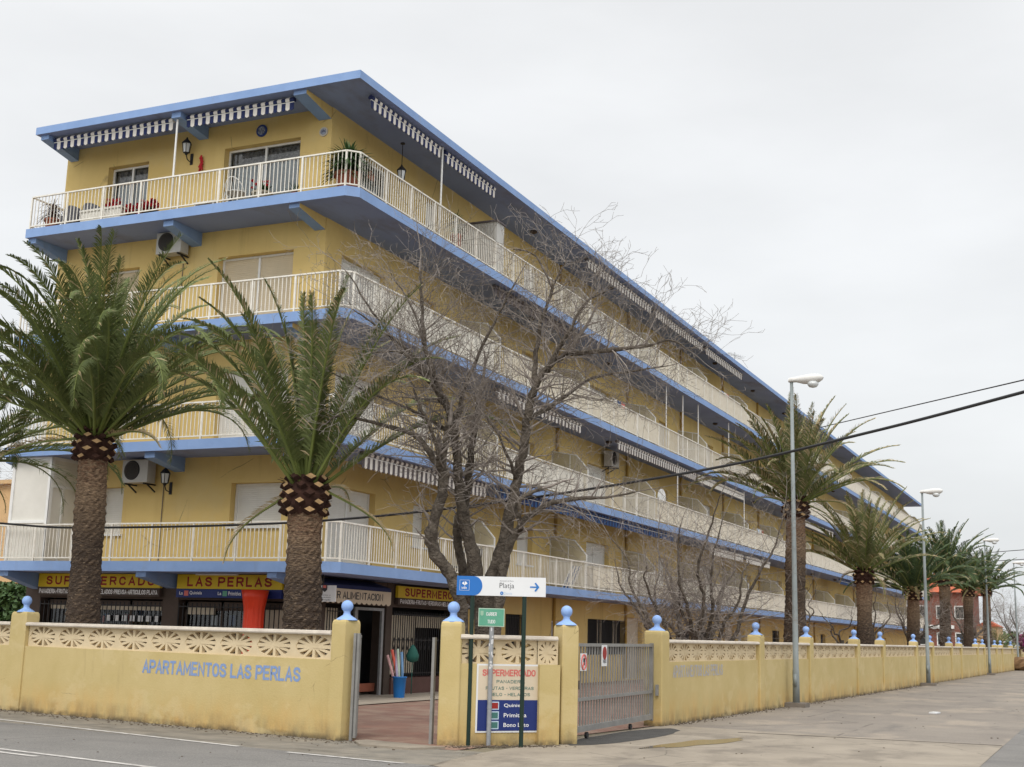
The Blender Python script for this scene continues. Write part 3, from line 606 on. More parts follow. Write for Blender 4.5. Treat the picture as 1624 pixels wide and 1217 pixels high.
b = B(); b.box(-24.9, Y0+0.9, 0.02, -17.6, Y0+1.0, 2.8); b.box(-17.7, 26.2, 0.02, -17.6, 33.6, 2.8); b.box(-24.9, 26.1, 2.72, -16.9, 33.5, 2.78); b.build('shop_interior', m_dark, sh)
# glazing with shelves and stickers behind
for u0, u1 in ((-24.55, -20.75), (-20.2, -17.2)):
    f = B(); z0, z1 = 0.6, 2.16; y = Y0+0.22
    for a, c, e, h in ((u0, u0+.07, z0, z1), (u1-.07, u1, z0, z1), (u0, u1, z1-.2, z1), (u0, u1, z0, z0+.07), (u0+1.05, u0+1.12, z0, z1), (u1-1.15, u1-1.08, z0, z1)): f.box(a, y, e, c, y+0.05, h)
    fo = f.build('shop_window', m_pillar, sh)
    g = B(); g.face([(u0, y+.02, z0), (u1, y+.02, z0), (u1, y+.02, z1-.1), (u0, y+.02, z1-.1)]); g.build('pane', m_glass, fo)
    s = B(); rr = random.Random(int(u0*10))
    for zz in (0.9, 1.25, 1.6): s.box(u0+.1, y+0.3, zz, u1-.1, y+0.55, zz+0.02)
    for k in range(46):
        x = rr.uniform(u0+.1, u1-.3); zz = rr.choice((0.92, 1.27, 1.62)); hh = rr.uniform(.12, .28); s.box(x, y+0.32, zz, x+rr.uniform(.08, .2), y+0.5+rr.uniform(0, .04), zz+hh, rr.choice((1, 2, 3, 0, 0)))
    s.build('stocked_shelf', [m_dark, m_curt, m_navy2, m_pink], fo)
# cream blinds seen behind the bars
for bb_ in ((-18.0, Y0+0.18, 0.6, -17.22, Y0+0.20, 2.0), (-20.1, Y0+0.185, 1.86, -19.3, Y0+0.20, 2.02), (-24.4, Y0+0.185, 1.93, -20.9, Y0+0.20, 2.02), (X1-0.25, 29.4, 0.5, X1-0.23, 30.9, 2.0), (X1-0.25, 26.15, 0.1, X1-0.23, 27.0, 2.1), (X1-0.25, 30.95, 1.7, X1-0.24, 32.8, 2.0)):
    b = B(); b.box(*bb_); b.build('window_blind', m_door, sh)
b = B(); rr = random.Random(2)
for i in range(9): b.box(-22.9+0.22*i, Y0+0.192, 1.32, -22.74+0.22*i, Y0+0.2, 1.48)
for i in range(7): b.box(-22.6+0.25*i, Y0+0.192, 1.66, -22.45+0.25*i, Y0+0.2, 1.8)
b.build('paper_notice', m_signw, sh)
def bars(mp, u0, u1, z0, z1, dx=0.13):
    b = B(); n = int((u1-u0)/dx)
    for i in range(n+1):
        u = u0+(u1-u0)*i/n; p = mp(u, 0, -0.03); b.box(p[0]-.009, p[1]-.009, z0, p[0]+.009, p[1]+.009, z1)
    for z in (z0+0.08, (z0+z1)/2+0.1, z1-0.08): b.bar(mp(u0, z, -0.03), mp(u1, z, -0.03), 0.022, 0.022)
    for i in range(0, n, 2):      # scrollwork diamonds
        u = u0+(u1-u0)*(i+.5)/n; zc = (z0+z1)/2
        for s_ in (-1, 1): b.bar(mp(u, zc-.16, -0.03), mp(u+s_*dx*.45, zc, -0.03), .014); b.bar(mp(u, zc+.16, -0.03), mp(u+s_*dx*.45, zc, -0.03), .014)
    return b.build('window_grille', m_iron, sh)
bars(MF, -24.55, -20.78, 0.55, 2.12); bars(MF, -20.2, -17.2, 0.55, 2.12); bars(ME, 26.15, 27.3, 0.1, 2.1, 0.11); bars(ME, 29.3, 32.85, 0.45, 2.1, 0.115)
b = B(); b.box(X1-0.06, 27.45, 0.02, X1-0.0, 27.55, 2.15, 1); b.box(X1-0.06, 28.75, 0.02, X1, 28.85, 2.15, 1); b.box(X1-0.06, 27.55, 2.08, X1, 28.75, 2.15, 1)
b.box(X1-0.25, 27.0, 0.1, X1-0.22, 28.9, 0.3, 2); b.bar((X1-0.35, 28.1, 0.1), (X1-0.35, 28.1, 2.1), 0.05, 0.05, 1); b.box(X1-0.33, 27.7, 1.15, X1-0.31, 28.0, 1.35, 0)
b.build('shop_door', [m_dark, m_galv, m_terra], sh)

# signs -----------------------------------------------------------------------
U_E = (0, 1, 0); U_F = (1, 0, 0); VZ = (0, 0, 1)
s1 = thing('shop_sign', 'yellow shop sign reading SUPERMERCADO in dark red above the left barred shop window', 'sign', (-22.65, 25.1, 2.46))
b = B(); b.box(-24.58, 25.10, 2.46, -20.72, 25.18, 2.79); b.build('sign_board', m_yelsign, s1)
b = B(); b.box(-24.58, 25.09, 2.25, -20.72, 25.18, 2.455); b.build('lower_strip', m_pillar, s1)
block('SUPERMERCADO', (-24.32, 25.10, 2.515), U_F, VZ, 3.42, 0.215, m_red, s1, .21, gap=3.2)
block('PANADERIA-FRUTAS-VERDURAS-HIELO-HELADOS-PRENSA-ARTICULOS PLAYA', (-24.52, 25.09, 2.30), U_F, VZ, 3.74, 0.11, m_txtw, s1, .16)
s2 = thing('shop_sign', 'yellow shop sign reading LAS PERLAS over a navy strip beside the orange red column', 'sign', (-18.7, 25.1, 2.46))
b = B(); b.box(-20.22, 25.10, 2.455, -17.22, 25.18, 2.79); b.build('sign_board', m_yelsign, s2)
b = B(); b.box(-20.22, 25.09, 2.25, -17.22, 25.18, 2.45); b.build('lower_strip', m_navysign, s2)
block('LAS PERLAS', (-19.92, 25.10, 2.51), U_F, VZ, 2.42, 0.225, m_red, s2, .21, gap=2.8)
for x, t1, t2, m in ((-20.12, 'La', 'Quiniela', m_pink), (-19.0, 'La', 'Primitiva', m_signg)):
    text(t1, (x, 25.09, 2.315), U_F, VZ, 0.10, 0.075, m_txtw, s2, bold=0.01); text(t2, (x+0.30, 25.09, 2.31), U_F, VZ, 0.36, 0.09, m_txtw, s2, bold=0.01)
    b = B(); b.box(x+0.14, 25.084, 2.29, x+0.26, 25.0895, 2.41); b.build('logo', m, s2)
b = B(); b.bar((-19.6, 25.0, 2.785), (-18.4, 25.0, 2.785), .05, .03); b.build('tube_lamp', m_white, s2)
s3 = thing('shop_sign', 'yellow shop sign reading SUPERMERCADO right of the cream awning on the long side', 'sign', (X1+0.05, 31.3, 2.43))
b = B(); b.box(X1+0.02, 29.35, 2.44, X1+0.10, 33.6, 2.74); b.build('sign_board', m_yelsign, s3)
b = B(); b.box(X1+0.02, 29.35, 2.26, X1+0.11, 33.6, 2.435); b.build('lower_strip', m_pillar, s3)
block('SUPERMERCADO', (X1+0.10, 29.7, 2.485), U_E, VZ, 3.6, 0.215, m_red, s3, .2, gap=2.6, k=1.6)
block('PANADERIA-FRUTAS-VERDURAS-HIELO-HELADOS-PRENSA', (X1+0.11, 29.45, 2.295), U_E, VZ, 4.05, 0.11, m_txtw, s3, .15, k=1.4)
# cream awning SUPER ALIMENTACION
s4 = thing('shop_awning', 'cream scalloped shop awning reading SUPER ALIMENTACION with a navy top over the shop door', 'awning', (X1+0.3, 27.5, 2.3))
xa = -16.12
b = B(); b.prism([(X1+0.01, 24.9, 2.78), (xa, 24.9, 2.62), (xa, 24.9, 2.53), (X1+0.01, 24.9, 2.50)], (0, 3.3, 0)); b.build('canopy', m_navy, s4)
b = B(); n = 14; L0, L1 = 24.98, 28.2
for i in range(n*6):
    ya = L0+(L1-L0)*i/(n*6); yb = L0+(L1-L0)*(i+1)/(n*6)
    za = 2.24 - 0.05*abs(math.sin(math.pi*i/6)); zb = 2.24 - 0.05*abs(math.sin(math.pi*(i+1)/6))
    b.prism([(xa, ya, za), (xa, yb, zb), (xa, yb, 2.53), (xa, ya, 2.53)], (0.012, 0, 0))
b.build('valance', m_beigesign, s4)
block('SUPER ALIMENTACION', (xa+0.012, 25.0, 2.30), U_E, VZ, 2.8, 0.17, m_txtk, s4, .15, k=1.5)
s5 = thing('projecting_sign', 'small white projecting sign with a shield emblem beside the cream shop awning', 'sign', (-16.4, 25.0, 2.2))
b = B(); b.box(-16.30, 24.90, 2.20, -15.66, 24.95, 2.56); b.build('sign_board', m_signw, s5)
b = B(); b.prism([(-16.00, 24.897, 2.58), (-16.00, 24.897, 2.46), (-15.935, 24.897, 2.41), (-15.87, 24.897, 2.46), (-15.87, 24.897, 2.58)], (0, -0.004, 0), 0)
b.prism([(-15.975, 24.892, 2.56), (-15.975, 24.892, 2.50), (-15.895, 24.892, 2.50), (-15.895, 24.892, 2.56)], (0, -0.003, 0), 1); b.build('emblem', [m_txtk, m_pink], s5)
for k, tx in enumerate(('Loterias y', 'Apuestas', 'del Estado')): text(tx, (-16.10, 24.90, 2.325-0.05*k), U_F, VZ, 0.33, 0.035, m_txtk, s5)
b = B(); b.bar((-16.0, 24.925, 2.56), (-16.0, 24.925, 2.80), 0.03); b.build('bracket', m_iron, s5)

# orange red column, bins -----------------------------------------------------
b = B(); n = 28; prof = [(0.27, 0.02), (0.27, 0.1), (0.24, 0.14), (0.235, 1.95), (0.245, 2.05), (0.28, 2.25), (0.315, 2.43)]
cx_, cy_ = -17.70, 24.75
for k, (r, z) in enumerate(prof):
    for i in range(n*2):
        a = math.pi*i/n; q = r*(1 - (0.07 if (i % 4 < 2 and 0 < k < 5) else 0)); b.v.append((cx_+q*math.cos(a), cy_+q*math.sin(a), z))
for k in range(len(prof)-1):
    for i in range(n*2): j = (i+1) % (n*2); b.f.append((k*n*2+i, k*n*2+j, (k+1)*n*2+j, (k+1)*n*2+i)); b.m.append(0)
b.f.append(tuple((len(prof)-1)*n*2+i for i in range(n*2))); b.m.append(0)
tag(b.build('display_column', m_orange, None, True), 'orange red fluted plastic column flared at the top in front of the shop window', 'column')
def bin_(x, y, label, noodles):
    t_ = thing('bin', label, 'bin', (x, y, 0.02))
    b = B(); b.lathe((x, y, 0.02), [(0.13, 0), (0.165, 0.46), (0.18, 0.47), (0.18, 0.50), (0.15, 0.50), (0.12, 0.05)], 20, cap=False); b.lathe((x, y, 0.02), [(0.13, 0), (0.13, 0.01)], 20); b.build('bucket', m_bin, t_, True)
    return t_
bin_(-15.70, 28.07, 'blue plastic bin holding pool noodles outside the shop', 1)
bin_(-16.15, 26.45, 'blue plastic bin half hidden by the left gate post of the shop entrance', 0)
m_nood = [mat('pink_foam', (0.70, 0.42, 0.40), 0.8), mat('coral_foam', (0.80, 0.16, 0.11), 0.8), mat('pale_green_foam', (0.50, 0.60, 0.48), 0.8), mat('light_blue_foam', (0.18, 0.33, 0.55), 0.8), mat('lilac_foam', (0.5, 0.45, 0.6), 0.8)]
for k, (dx, dy, tx, ty, h, lb) in enumerate(((-0.05, 0, -0.30, -0.12, 1.0, 'pale pink pool noodle leaning furthest left in the blue bin'), (-0.02, 0.05, -0.22, -0.05, 1.13, 'coral red pool noodle in the blue bin'), (0.02, 0.0, -0.10, 0.02, 1.15, 'pale green pool noodle in the middle of the blue bin'),
        (0.05, 0.06, 0.0, 0.04, 1.08, 'light blue pool noodle standing upright in the blue bin'), (0.0, -0.05, -0.15, 0.05, 1.12, 'lilac pool noodle behind the coral one in the blue bin'))):
    b = B(); b.tube([(-15.70+dx, 28.07+dy, 0.1), (-15.70+dx*.5+tx*.5, 28.07+dy+ty*.5, 0.1+h*.5), (-15.70+tx, 28.07+ty, h+0.02)], 0.035, 10)
    tag(b.build('pool_noodle', m_nood[k], None, True), lb, 'pool noodle', 'pool noodles in the bin')
b = B(); b.lathe((-15.55, 28.4, 0.9), [(0.02, -.05), (0.14, 0.0), (0.16, .12), (0.10, .26), (0.02, .38)], 14); b.tube([(-15.55, 28.4, 0.1), (-15.55, 28.4, 0.9)], 0.012)
tag(b.build('beach_net', mat('dark_green_net', (0.02, 0.10, 0.08), 0.8), None, True), 'dark green net on a stick standing behind the pool noodles', 'net')

# ------------------------------------------------------------------ things on the building
def awning(mp, u0, u1, z, mats, label, group, drop=0.20, stripe=0.115, arms=True):
    """rolled up awning: striped roll with a scalloped valance; mp(u, d, z) with d outwards"""
    t_ = thing('awning', label, 'awning', mp((u0+u1)/2, 0, z), group)
    b = B(); n = max(2, int((u1-u0)/stripe)); du = (u1-u0)/n
    for i in range(n):
        a, c = u0+du*i, u0+du*(i+1); m_ = i % 2
        p = [mp(a, 0, z-drop+0.035), mp((a+c)/2, 0, z-drop), mp(c, 0, z-drop+0.035), mp(c, 0, z), mp(a, 0, z)]
        off = Vector(mp(a, 0.012, z)) - Vector(mp(a, 0, z)); b.prism(p, off, m_)
    b.build('valance', mats, t_)
    b = B(); 
    for i in range(n):
        a, c = u0+du*i, u0+du*(i+1); m_ = i % 2
        prf = [(-0.04, z+0.02), (0.03, z+0.03), (0.05, z+0.09), (0.0, z+0.14), (-0.06, z+0.12), (-0.09, z+0.06)]
        k = len(prf)
        P0 = [Vector(mp(a, d, zz)) for d, zz in prf]; b.prism(P0, Vector(mp(c, 0, 0)) - Vector(mp(a, 0, 0)), m_)
    b.bar(mp(u0, -0.0, z+0.01), mp(u1, -0.0, z+0.01), 0.03, 0.02, 2)
    b.build('fabric_roll', mats, t_)
    return t_
def AF(y): return lambda u, d, z: (u, y - d, z)
def AE(x): return lambda u, d, z: (x + d, u, z)
st1 = [m_navy, m_cloth, m_white]; st2 = [m_brownst, m_cloth, m_white]; st3 = [m_navy2, m_navy, m_white]; st4 = [m_whiteshade, m_cloth, m_brownst]
awning(AF(24.3), -24.70, -20.78, 14.02, st1, 'navy and white striped rolled awning under the roof at the far left of the front', 'rolled awnings', 0.2)
awning(AF(24.3), -20.34, -17.15, 14.02, st1, 'navy and white striped rolled awning above the wide top floor glass door', 'rolled awnings', 0.2)
awning(AE(-15.35), 24.87, 28.42, 14.03, st1, 'striped rolled awning nearest the roof corner on the long side', 'rolled awnings', 0.2)
awning(AE(-15.35), 28.70, 31.80, 14.03, st1, 'striped rolled awning under the roof between the white post and the grey cabinet', 'rolled awnings', 0.2)
awning(AE(-15.35), 25.25, 31.80, 5.50, st2, 'black and cream striped awning half rolled above the first floor corner balcony', 'rolled awnings', 0.27)
for y0, y1, z, mt, lb in ((39.1, 45.9, 14.0, st2, 'dark and pale striped awning under the roof behind the top bare twigs'),
        (46.4, 52.9, 14.0, st2, 'striped rolled awning under the roof where the bare tree crown ends against the sky'), (53.4, 59.7, 14.0, st2, 'striped rolled awning under the roof furthest right of those near the bare tree'),
        (32.0, 38.6, 11.2, [m_brownst, m_pillar, m_brownst], 'dark rolled awning under the top balcony behind the bare tree crown'),
        (32.3, 38.8, 8.28, st2, 'dark and pale striped awning on the second floor behind the bare tree fork'), (42.3, 52.0, 8.26, st2, 'long striped awning above the air conditioner on the second floor'),
        (52.2, 59.8, 8.26, st4, 'pale striped awning ending at the thin white post beside the first street palm'), (32.4, 48.8, 5.5, st3, 'long rolled plain blue awning above the first floor balconies'),
        (54.2, 59.6, 5.36, st4, 'pale awning hung over the first floor left of the first street palm'), (60.2, 64.9, 5.36, st4, 'short white awning over the first floor just left of the first street palm'),
        (73.3, 81.8, 8.24, st4, 'pale awning on the second floor between the first two street palms'), (83.8, 87.4, 5.45, st3, 'small bright blue awning beside the second street palm trunk')):
    awning(AE(-15.35), y0, y1, z, mt, lb, 'rolled awnings', 0.2, 0.14)
for (x, y, z0, z1, lb) in ((-20.56, 24.2, 11.6, 14.19, 'thin white post rising from the top balcony rail on the front to the roof'), (-15.35, 28.57, 11.6, 14.19, 'thin white post between the two striped awnings on the long side of the top floor'),
        (-15.35, 47.9, 8.72, 11.36, 'white awning post leftmost of the four on the third floor balcony'), (-15.35, 50.1, 8.72, 11.36, 'white awning post second of the four on the third floor balcony'), (-15.35, 52.3, 8.72, 11.36, 'white awning post third of the four on the third floor balcony'),
        (-15.35, 57.2, 8.72, 11.36, 'white awning post on the third floor just left of the first street palm crown'), (-15.35, 76.5, 8.72, 11.36, 'white awning post between the first two street palm crowns'), (-15.35, 59.9, 5.86, 8.48, 'white awning post on the second floor at the end of the pale awning'), (-15.35, 49.4, 5.86, 8.48, 'white awning post on the second floor beside the parasol white panel')):
    b = B(); b.tube([(x, y, z0), (x, y, z1)], 0.026, 8); b.box(x-.05, y-.05, z0, x+.05, y+.05, z0+.012)
    tag(b.build('awning_post', m_white), lb, 'post', 'awning posts on the balconies')
def ac(x0, y0, z0, axis, label):
    t_ = thing('air_conditioner', label, 'air conditioner', (x0, y0, z0), 'air conditioners')
    def q(u, v, w_): return (x0+u, y0-v, z0+w_) if axis == 'F' else (x0+v, y0+u, z0+w_)
    def bx(b, u0, u1, v0, v1, a, c, mi=0):
        p, r = q(u0, v0, a), q(u1, v1, c); b.box(min(p[0], r[0]), min(p[1], r[1]), a+z0, max(p[0], r[0]), max(p[1], r[1]), c+z0, mi)
    b = B(); bx(b, 0, 0.78, 0.12, 0.42, 0, 0.55); b.build('casing', m_ac, t_)
    b = B(); c0 = Vector(q(0.30, 0.424, 0.30)); ax = Vector(q(1, 0, 0)) - Vector(q(0, 0, 0)); az = Vector((0, 0, 1)); nn = Vector(q(0, 1, 0)) - Vector(q(0, 0, 0))
    b.prism([c0 + ax*0.24*math.cos(a) + az*0.24*math.sin(a) for a in [2*math.pi*i/24 for i in range(24)]], nn*0.006, 0)
    for k in range(1, 5):
        r = 0.05*k; pts = [c0 + nn*0.016 + ax*r*math.cos(a) + az*r*math.sin(a) for a in [2*math.pi*i/20 for i in range(21)]]; b.tube(pts, 0.005, 4, 1, False)
    b.build('fan_grille', [m_dark, m_conc], t_)
    b = B()
    for u in (0.12, 0.7): b.bar(q(u, 0.0, -0.03), q(u, 0.44, -0.03), 0.035, 0.035); b.bar(q(u, 0.0, -0.2), q(u, 0.3, -0.04), 0.03, 0.03)
    b.build('bracket', m_iron, t_)
ac(-21.93, Y0, 5.0, 'F', 'white air conditioner under the ceiling left of the front lantern on the first floor')
ac(-21.45, Y0, 10.79, 'F', 'white air conditioner behind the tips of the left palm below the top balcony')
ac(X1, 44.2, 7.75, 'E', 'dark air conditioner on the second floor wall seen through the bare tree')
def lantern(x, y, z, kind, label):
    t_ = thing('lantern', label, 'lantern', (x, y, z), None)
    b = B(); b.lathe((x, y, z), [(0.03, -0.06), (0.05, -0.02), (0.09, 0.0)], 6); b.lathe((x, y, z+0.24), [(0.14, 0), (0.12, 0.03), (0.03, 0.13), (0.02, 0.17)], 6)
    for i in range(6): a = math.pi*i/3; b.bar((x+.085*math.cos(a), y+.085*math.sin(a), z), (x+.12*math.cos(a), y+.12*math.sin(a), z+.24), .012)
    if kind == 'ceil': b.tube([(x, y, z+.4), (x, y, z+1.0)], 0.01, 5); b.lathe((x, y, z+.97), [(0.06, 0), (0.06, .03)], 10)
    else: b.tube([(x, y, z-0.05), (x, y+.06, z-.16), (x, y+.20, z-.2), (x, y+.24, z-.05)], 0.014, 6); b.box(x-.04, y+.22, z-.25, x+.04, y+.26, z+.05)
    b.build('lantern_frame', m_iron, t_)
    b = B(); b.lathe((x, y, z+0.005), [(0.075, 0), (0.105, 0.23)], 6); b.build('glass', m_lens, t_)
lantern(-20.88, 25.0, 13.50, 'wall', 'black wall lantern with pale glass between the two top floor front openings')
lantern(-20.74, 25.0, 4.98, 'wall', 'black wall lantern beside the air conditioner on the first floor front')
lantern(-15.95, 27.5, 13.0, 'ceil', 'black lantern hanging from the roof soffit on the long side')
# plates, chilli string
for x, z, r, cA, lb in ((-18.73, 13.87, 0.16, (0.03, 0.06, 0.22), 'dark blue painted round plate above the wide top floor door'), (-16.88, 13.58, 0.12, (0.55, 0.5, 0.42), 'small white and brown round plate beside the top floor corner')):
    b = B(); n = 24; c0 = Vector((x, Y0-0.03, z))
    b.prism([c0 + Vector((r*math.cos(2*math.pi*i/n), 0, r*math.sin(2*math.pi*i/n))) for i in range(n)], (0, 0.028, 0), 0)
    b.prism([c0 + Vector((r*.7*math.cos(2*math.pi*i/n), -0.004, r*.7*math.sin(2*math.pi*i/n))) for i in range(n)], (0, 0.003, 0), 1)
    tag(b.build('wall_plate', [mat('plate_rim', cA, 0.3), mat('plate_pattern', (0.45, 0.5, 0.6), 0.3, col2=(0.05, 0.05, 0.09), vscale=22)]), lb, 'plate')
b = B(); b.prism([(X1+0.001, 27.0, 12.95), (X1+0.001, 27.25, 12.95), (X1+0.001, 27.3, 13.1), (X1+0.001, 27.12, 13.22), (X1+0.001, 26.95, 13.1)], (0.03, 0, 0)); tag(b.build('wall_ornament', m_terra), 'small brown ornament on the long side wall of the top floor', 'ornament')
b = B(); rr = random.Random(4)
for k in range(16): z = 13.02 + 0.026*k; x = -20.53 + rr.uniform(-.03, .03); b.bar((x, Y0-.05, z+.04), (x+rr.uniform(-.06, .06), Y0-.06, z-.05), 0.03)
tag(b.build('chilli_string', m_flower), 'hanging string of red chillies right of the top floor lantern', 'chillies')
# plants and furniture on the top balcony ---------------------------------------------
def pot(b, x, y, z, r, h, mi=0): b.lathe((x, y, z), [(r*.68, 0), (r*.95, h*.82), (r*1.08, h*.82), (r*1.08, h), (r*.9, h), (r*.85, h*.9)], 20, mi)
def leafblade(b, p, d, L, w_, droop, mi=0, seg=4):
    p = Vector(p); d = Vector(d).normalized(); side = d.cross(Vector((0, 0, 1))); side = side.normalized() if side.length > .05 else Vector((1, 0, 0)); prev = None
    for k in range(seg+1):
        t_ = k/seg; ww = w_*(1-t_)**0.7 * (0.6+0.8*min(1, t_*4)); c = p + d*(L*t_) + Vector((0, 0, -droop*L*t_*t_)); cur = (c - side*ww/2, c + side*ww/2)
        if prev: b.face([prev[0], prev[1], cur[1], cur[0]], mi)
        prev = cur
def spiky(label, x, y, z, r, h, L, n, pm, lm, w_=0.035, name='potted_plant', seed=1, flowers=0, droop=.5, stem=0.0):
    t_ = thing(name, label, 'plant', (x, y, z)); rr = random.Random(seed)
    b = B(); pot(b, x, y, z, r, h); b.build('pot', pm, t_, False)
    b = B()
    for k in range(n):
        a = rr.uniform(0, 2*math.pi); e_ = rr.uniform(-0.1, 1.5); zz = z+h+rr.uniform(0, stem); leafblade(b, (x, y, zz), (math.cos(a)*math.cos(e_), math.sin(a)*math.cos(e_), math.sin(e_)), L*rr.uniform(.6, 1.1), w_, droop*rr.uniform(.3, 1.2), 0)
    b.build('foliage', lm, t_)
    if flowers:
        b = B()
        for k in range(flowers):
            a = rr.uniform(0, 6.28); q = rr.uniform(.05, L*.8); c = Vector((x+q*math.cos(a), y+q*math.sin(a)*.8, z+h+rr.uniform(.03, L*.95)))
            for m_ in range(7): e1 = Vector((rr.uniform(-1, 1), rr.uniform(-1, 1), rr.uniform(-1, 1))).normalized()*.035; e2 = e1.orthogonal().normalized()*.03; b.face([c+e1+e2, c-e1+e2, c-e1-e2, c+e1-e2])
        b.build('blossom', m_flower, t_)
    return t_
m_yucca = mat('reddish_grey_yucca', (0.10, 0.10, 0.07), 0.6, col2=(0.16, 0.07, 0.07), vscale=14)
m_tub = mat('pale_stone_pot', (0.50, 0.45, 0.36), 0.85, var=0.25, vscale=12)
z4 = SL[3]
spiky('spiky reddish plant overflowing its pot at the left end of the top balcony', -24.62, 24.42, z4, 0.20, 0.34, 0.55, 130, m_terra, m_yucca, 0.03, seed=2, droop=.9, stem=0.35)
spiky('red geraniums over the long white planter on the top balcony', -22.75, 24.55, z4, 0.20, 0.40, 0.32, 90, m_white, m_leafd, 0.06, 'geranium_pot', 3, 40)
spiky('large mass of red geraniums just left of the white post on the top balcony', -21.45, 24.45, z4, 0.20, 0.10, 0.40, 120, m_terra, m_leafd, 0.06, 'geranium_pot', 4, 85)
spiky('red geraniums right of the planter spilling toward the white post', -21.95, 24.5, z4, 0.18, 0.12, 0.34, 90, m_terra, m_leafd, 0.06, 'geranium_pot', 8, 60)
spiky('pink geraniums in a pale stone pot in front of the wide top floor door', -18.05, 24.5, z4, 0.25, 0.30, 0.38, 110, m_tub, m_leafd, 0.08, 'geranium_pot', 5, 14)
spiky('small sparse plant in a terracotta pot right of the pale stone pot', -17.05, 24.45, z4, 0.11, 0.16, 0.40, 22, m_terra, m_leafd, 0.03, seed=6)
spiky('large bushy palm like plant in a big terracotta tub at the balcony corner', -15.66, 24.5, z4, 0.30, 0.48, 0.70, 800, m_terra, m_leafd, 0.05, seed=7, droop=.6, stem=0.4)
spiky('green trailing plant near the grey cabinet on the long side of the top balcony', -15.7, 30.2, z4, 0.15, 0.7, 0.45, 90, m_terra, m_leafd, 0.04, seed=9, stem=.5, droop=.8)
b = B(); b.box(-23.55, 24.3, z4+0.01, -22.25, 24.75, z4+0.37); b.box(-23.58, 24.27, z4+0.37, -22.22, 24.78, z4+0.42)
tag(b.build('planter_box', m_whiteshade), 'long white planter box behind the rail under the left top floor door', 'planter')
for x0, x1, lb in ((-24.25, -23.62+.0, 'grey woven storage seat left of the pair behind the top balcony rail'),):
    b = B(); n = 10
    m_wick = mat('grey_wicker', (0.14, 0.14, 0.16), 0.85, var=0.4, vscale=30)
for x0, lb in ((-24.28, 'grey woven armchair beside the spiky plant on the top balcony'), (-23.52-.15, 'grey woven armchair beside the long white planter on the top balcony')):
    t_ = thing('armchair', lb, 'armchair', (x0+.3, 24.6, z4), 'woven armchairs'); b = B()
    b.box(x0, 24.35, z4+.2, x0+.56, 24.9, z4+.38); b.build('seat', m_wick, t_)
    b = B()
    for i in range(12):
        a0 = math.pi*(i/12), ; aa, ab = math.pi*i/12, math.pi*(i+1)/12
        P1_ = (x0+.28-.31*math.cos(aa), 24.6-.28*math.sin(aa)); P2_ = (x0+.28-.31*math.cos(ab), 24.6-.28*math.sin(ab)); h1 = z4+.45+.18*math.sin(aa); h2 = z4+.45+.18*math.sin(ab)
        b.prism([(P1_[0], P1_[1], z4+.05), (P2_[0], P2_[1], z4+.05), (P2_[0], P2_[1], h2), (P1_[0], P1_[1], h1)], (0, .04, 0))
    b.build('backrest', m_wick, t_)
t_ = thing('garden_chair', 'white wire garden chair in front of the wide top floor door', 'chair', (-18.95, 24.7, z4)); b = B()
c0 = Vector((-18.95, 24.62, z4+.45)); b.tube([c0 + Vector((.27*math.cos(a), .22*math.sin(a), 0)) for a in [2*math.pi*i/20 for i in range(21)]], .012, 5); b.lathe((c0.x, c0.y, c0.z-.01), [(.25, 0), (.25, .01)], 18); b.build('seat', m_white, t_)
b = B(); 
for sx in (-1, 1):
    for sy in (-1, 1): b.bar(c0+Vector((.18*sx, .15*sy, 0)), c0+Vector((.23*sx, .2*sy, -.45)), .02)
b.build('leg', m_white, t_)
b = B(); b.tube([c0 + Vector((.27*math.cos(a), -.2*abs(math.sin(a)) , .36*math.sin(a))) for a in [math.pi*i/14 for i in range(15)]], .012, 5)
for i in range(1, 8): xx = -.27+.54*i/8; b.bar(c0+Vector((xx, -.1, 0)), c0+Vector((xx, -.2, .33*math.sqrt(max(0, 1-(xx/.27)**2)))), .008)
b.build('backrest', m_white, t_)
t_ = thing('side_table', 'low white table left of the white garden chair on the top balcony', 'table', (-19.75, 24.6, z4)); b = B(); b.box(-20.05, 24.4, z4+.22, -19.4, 24.8, z4+.26); b.build('tabletop', m_white, t_); b = B()
for x in (-20.0, -19.45):
    for y in (24.44, 24.76): b.box(x-.02, y-.02, z4, x+.02, y+.02, z4+.22)
b.build('leg', m_white, t_)
t_ = thing('cabinet', 'tall grey ribbed plastic cabinet at the end of the corner flat on the top balcony', 'cabinet', (-15.9, 32.0, z4)); b = B()
b.box(-16.6, 32.05, z4+.01, -15.36, 32.55, z4+1.62)
for i in range(12): x = -16.55+.1*i; b.box(x, 32.03, z4+.03, x+.05, 32.05, z4+1.6)
b.build('cabinet_body', m_ac, t_); b = B(); b.box(-16.65, 32.0, z4+1.62, -15.32, 32.6, z4+1.67); b.build('lid', m_brownst, t_)
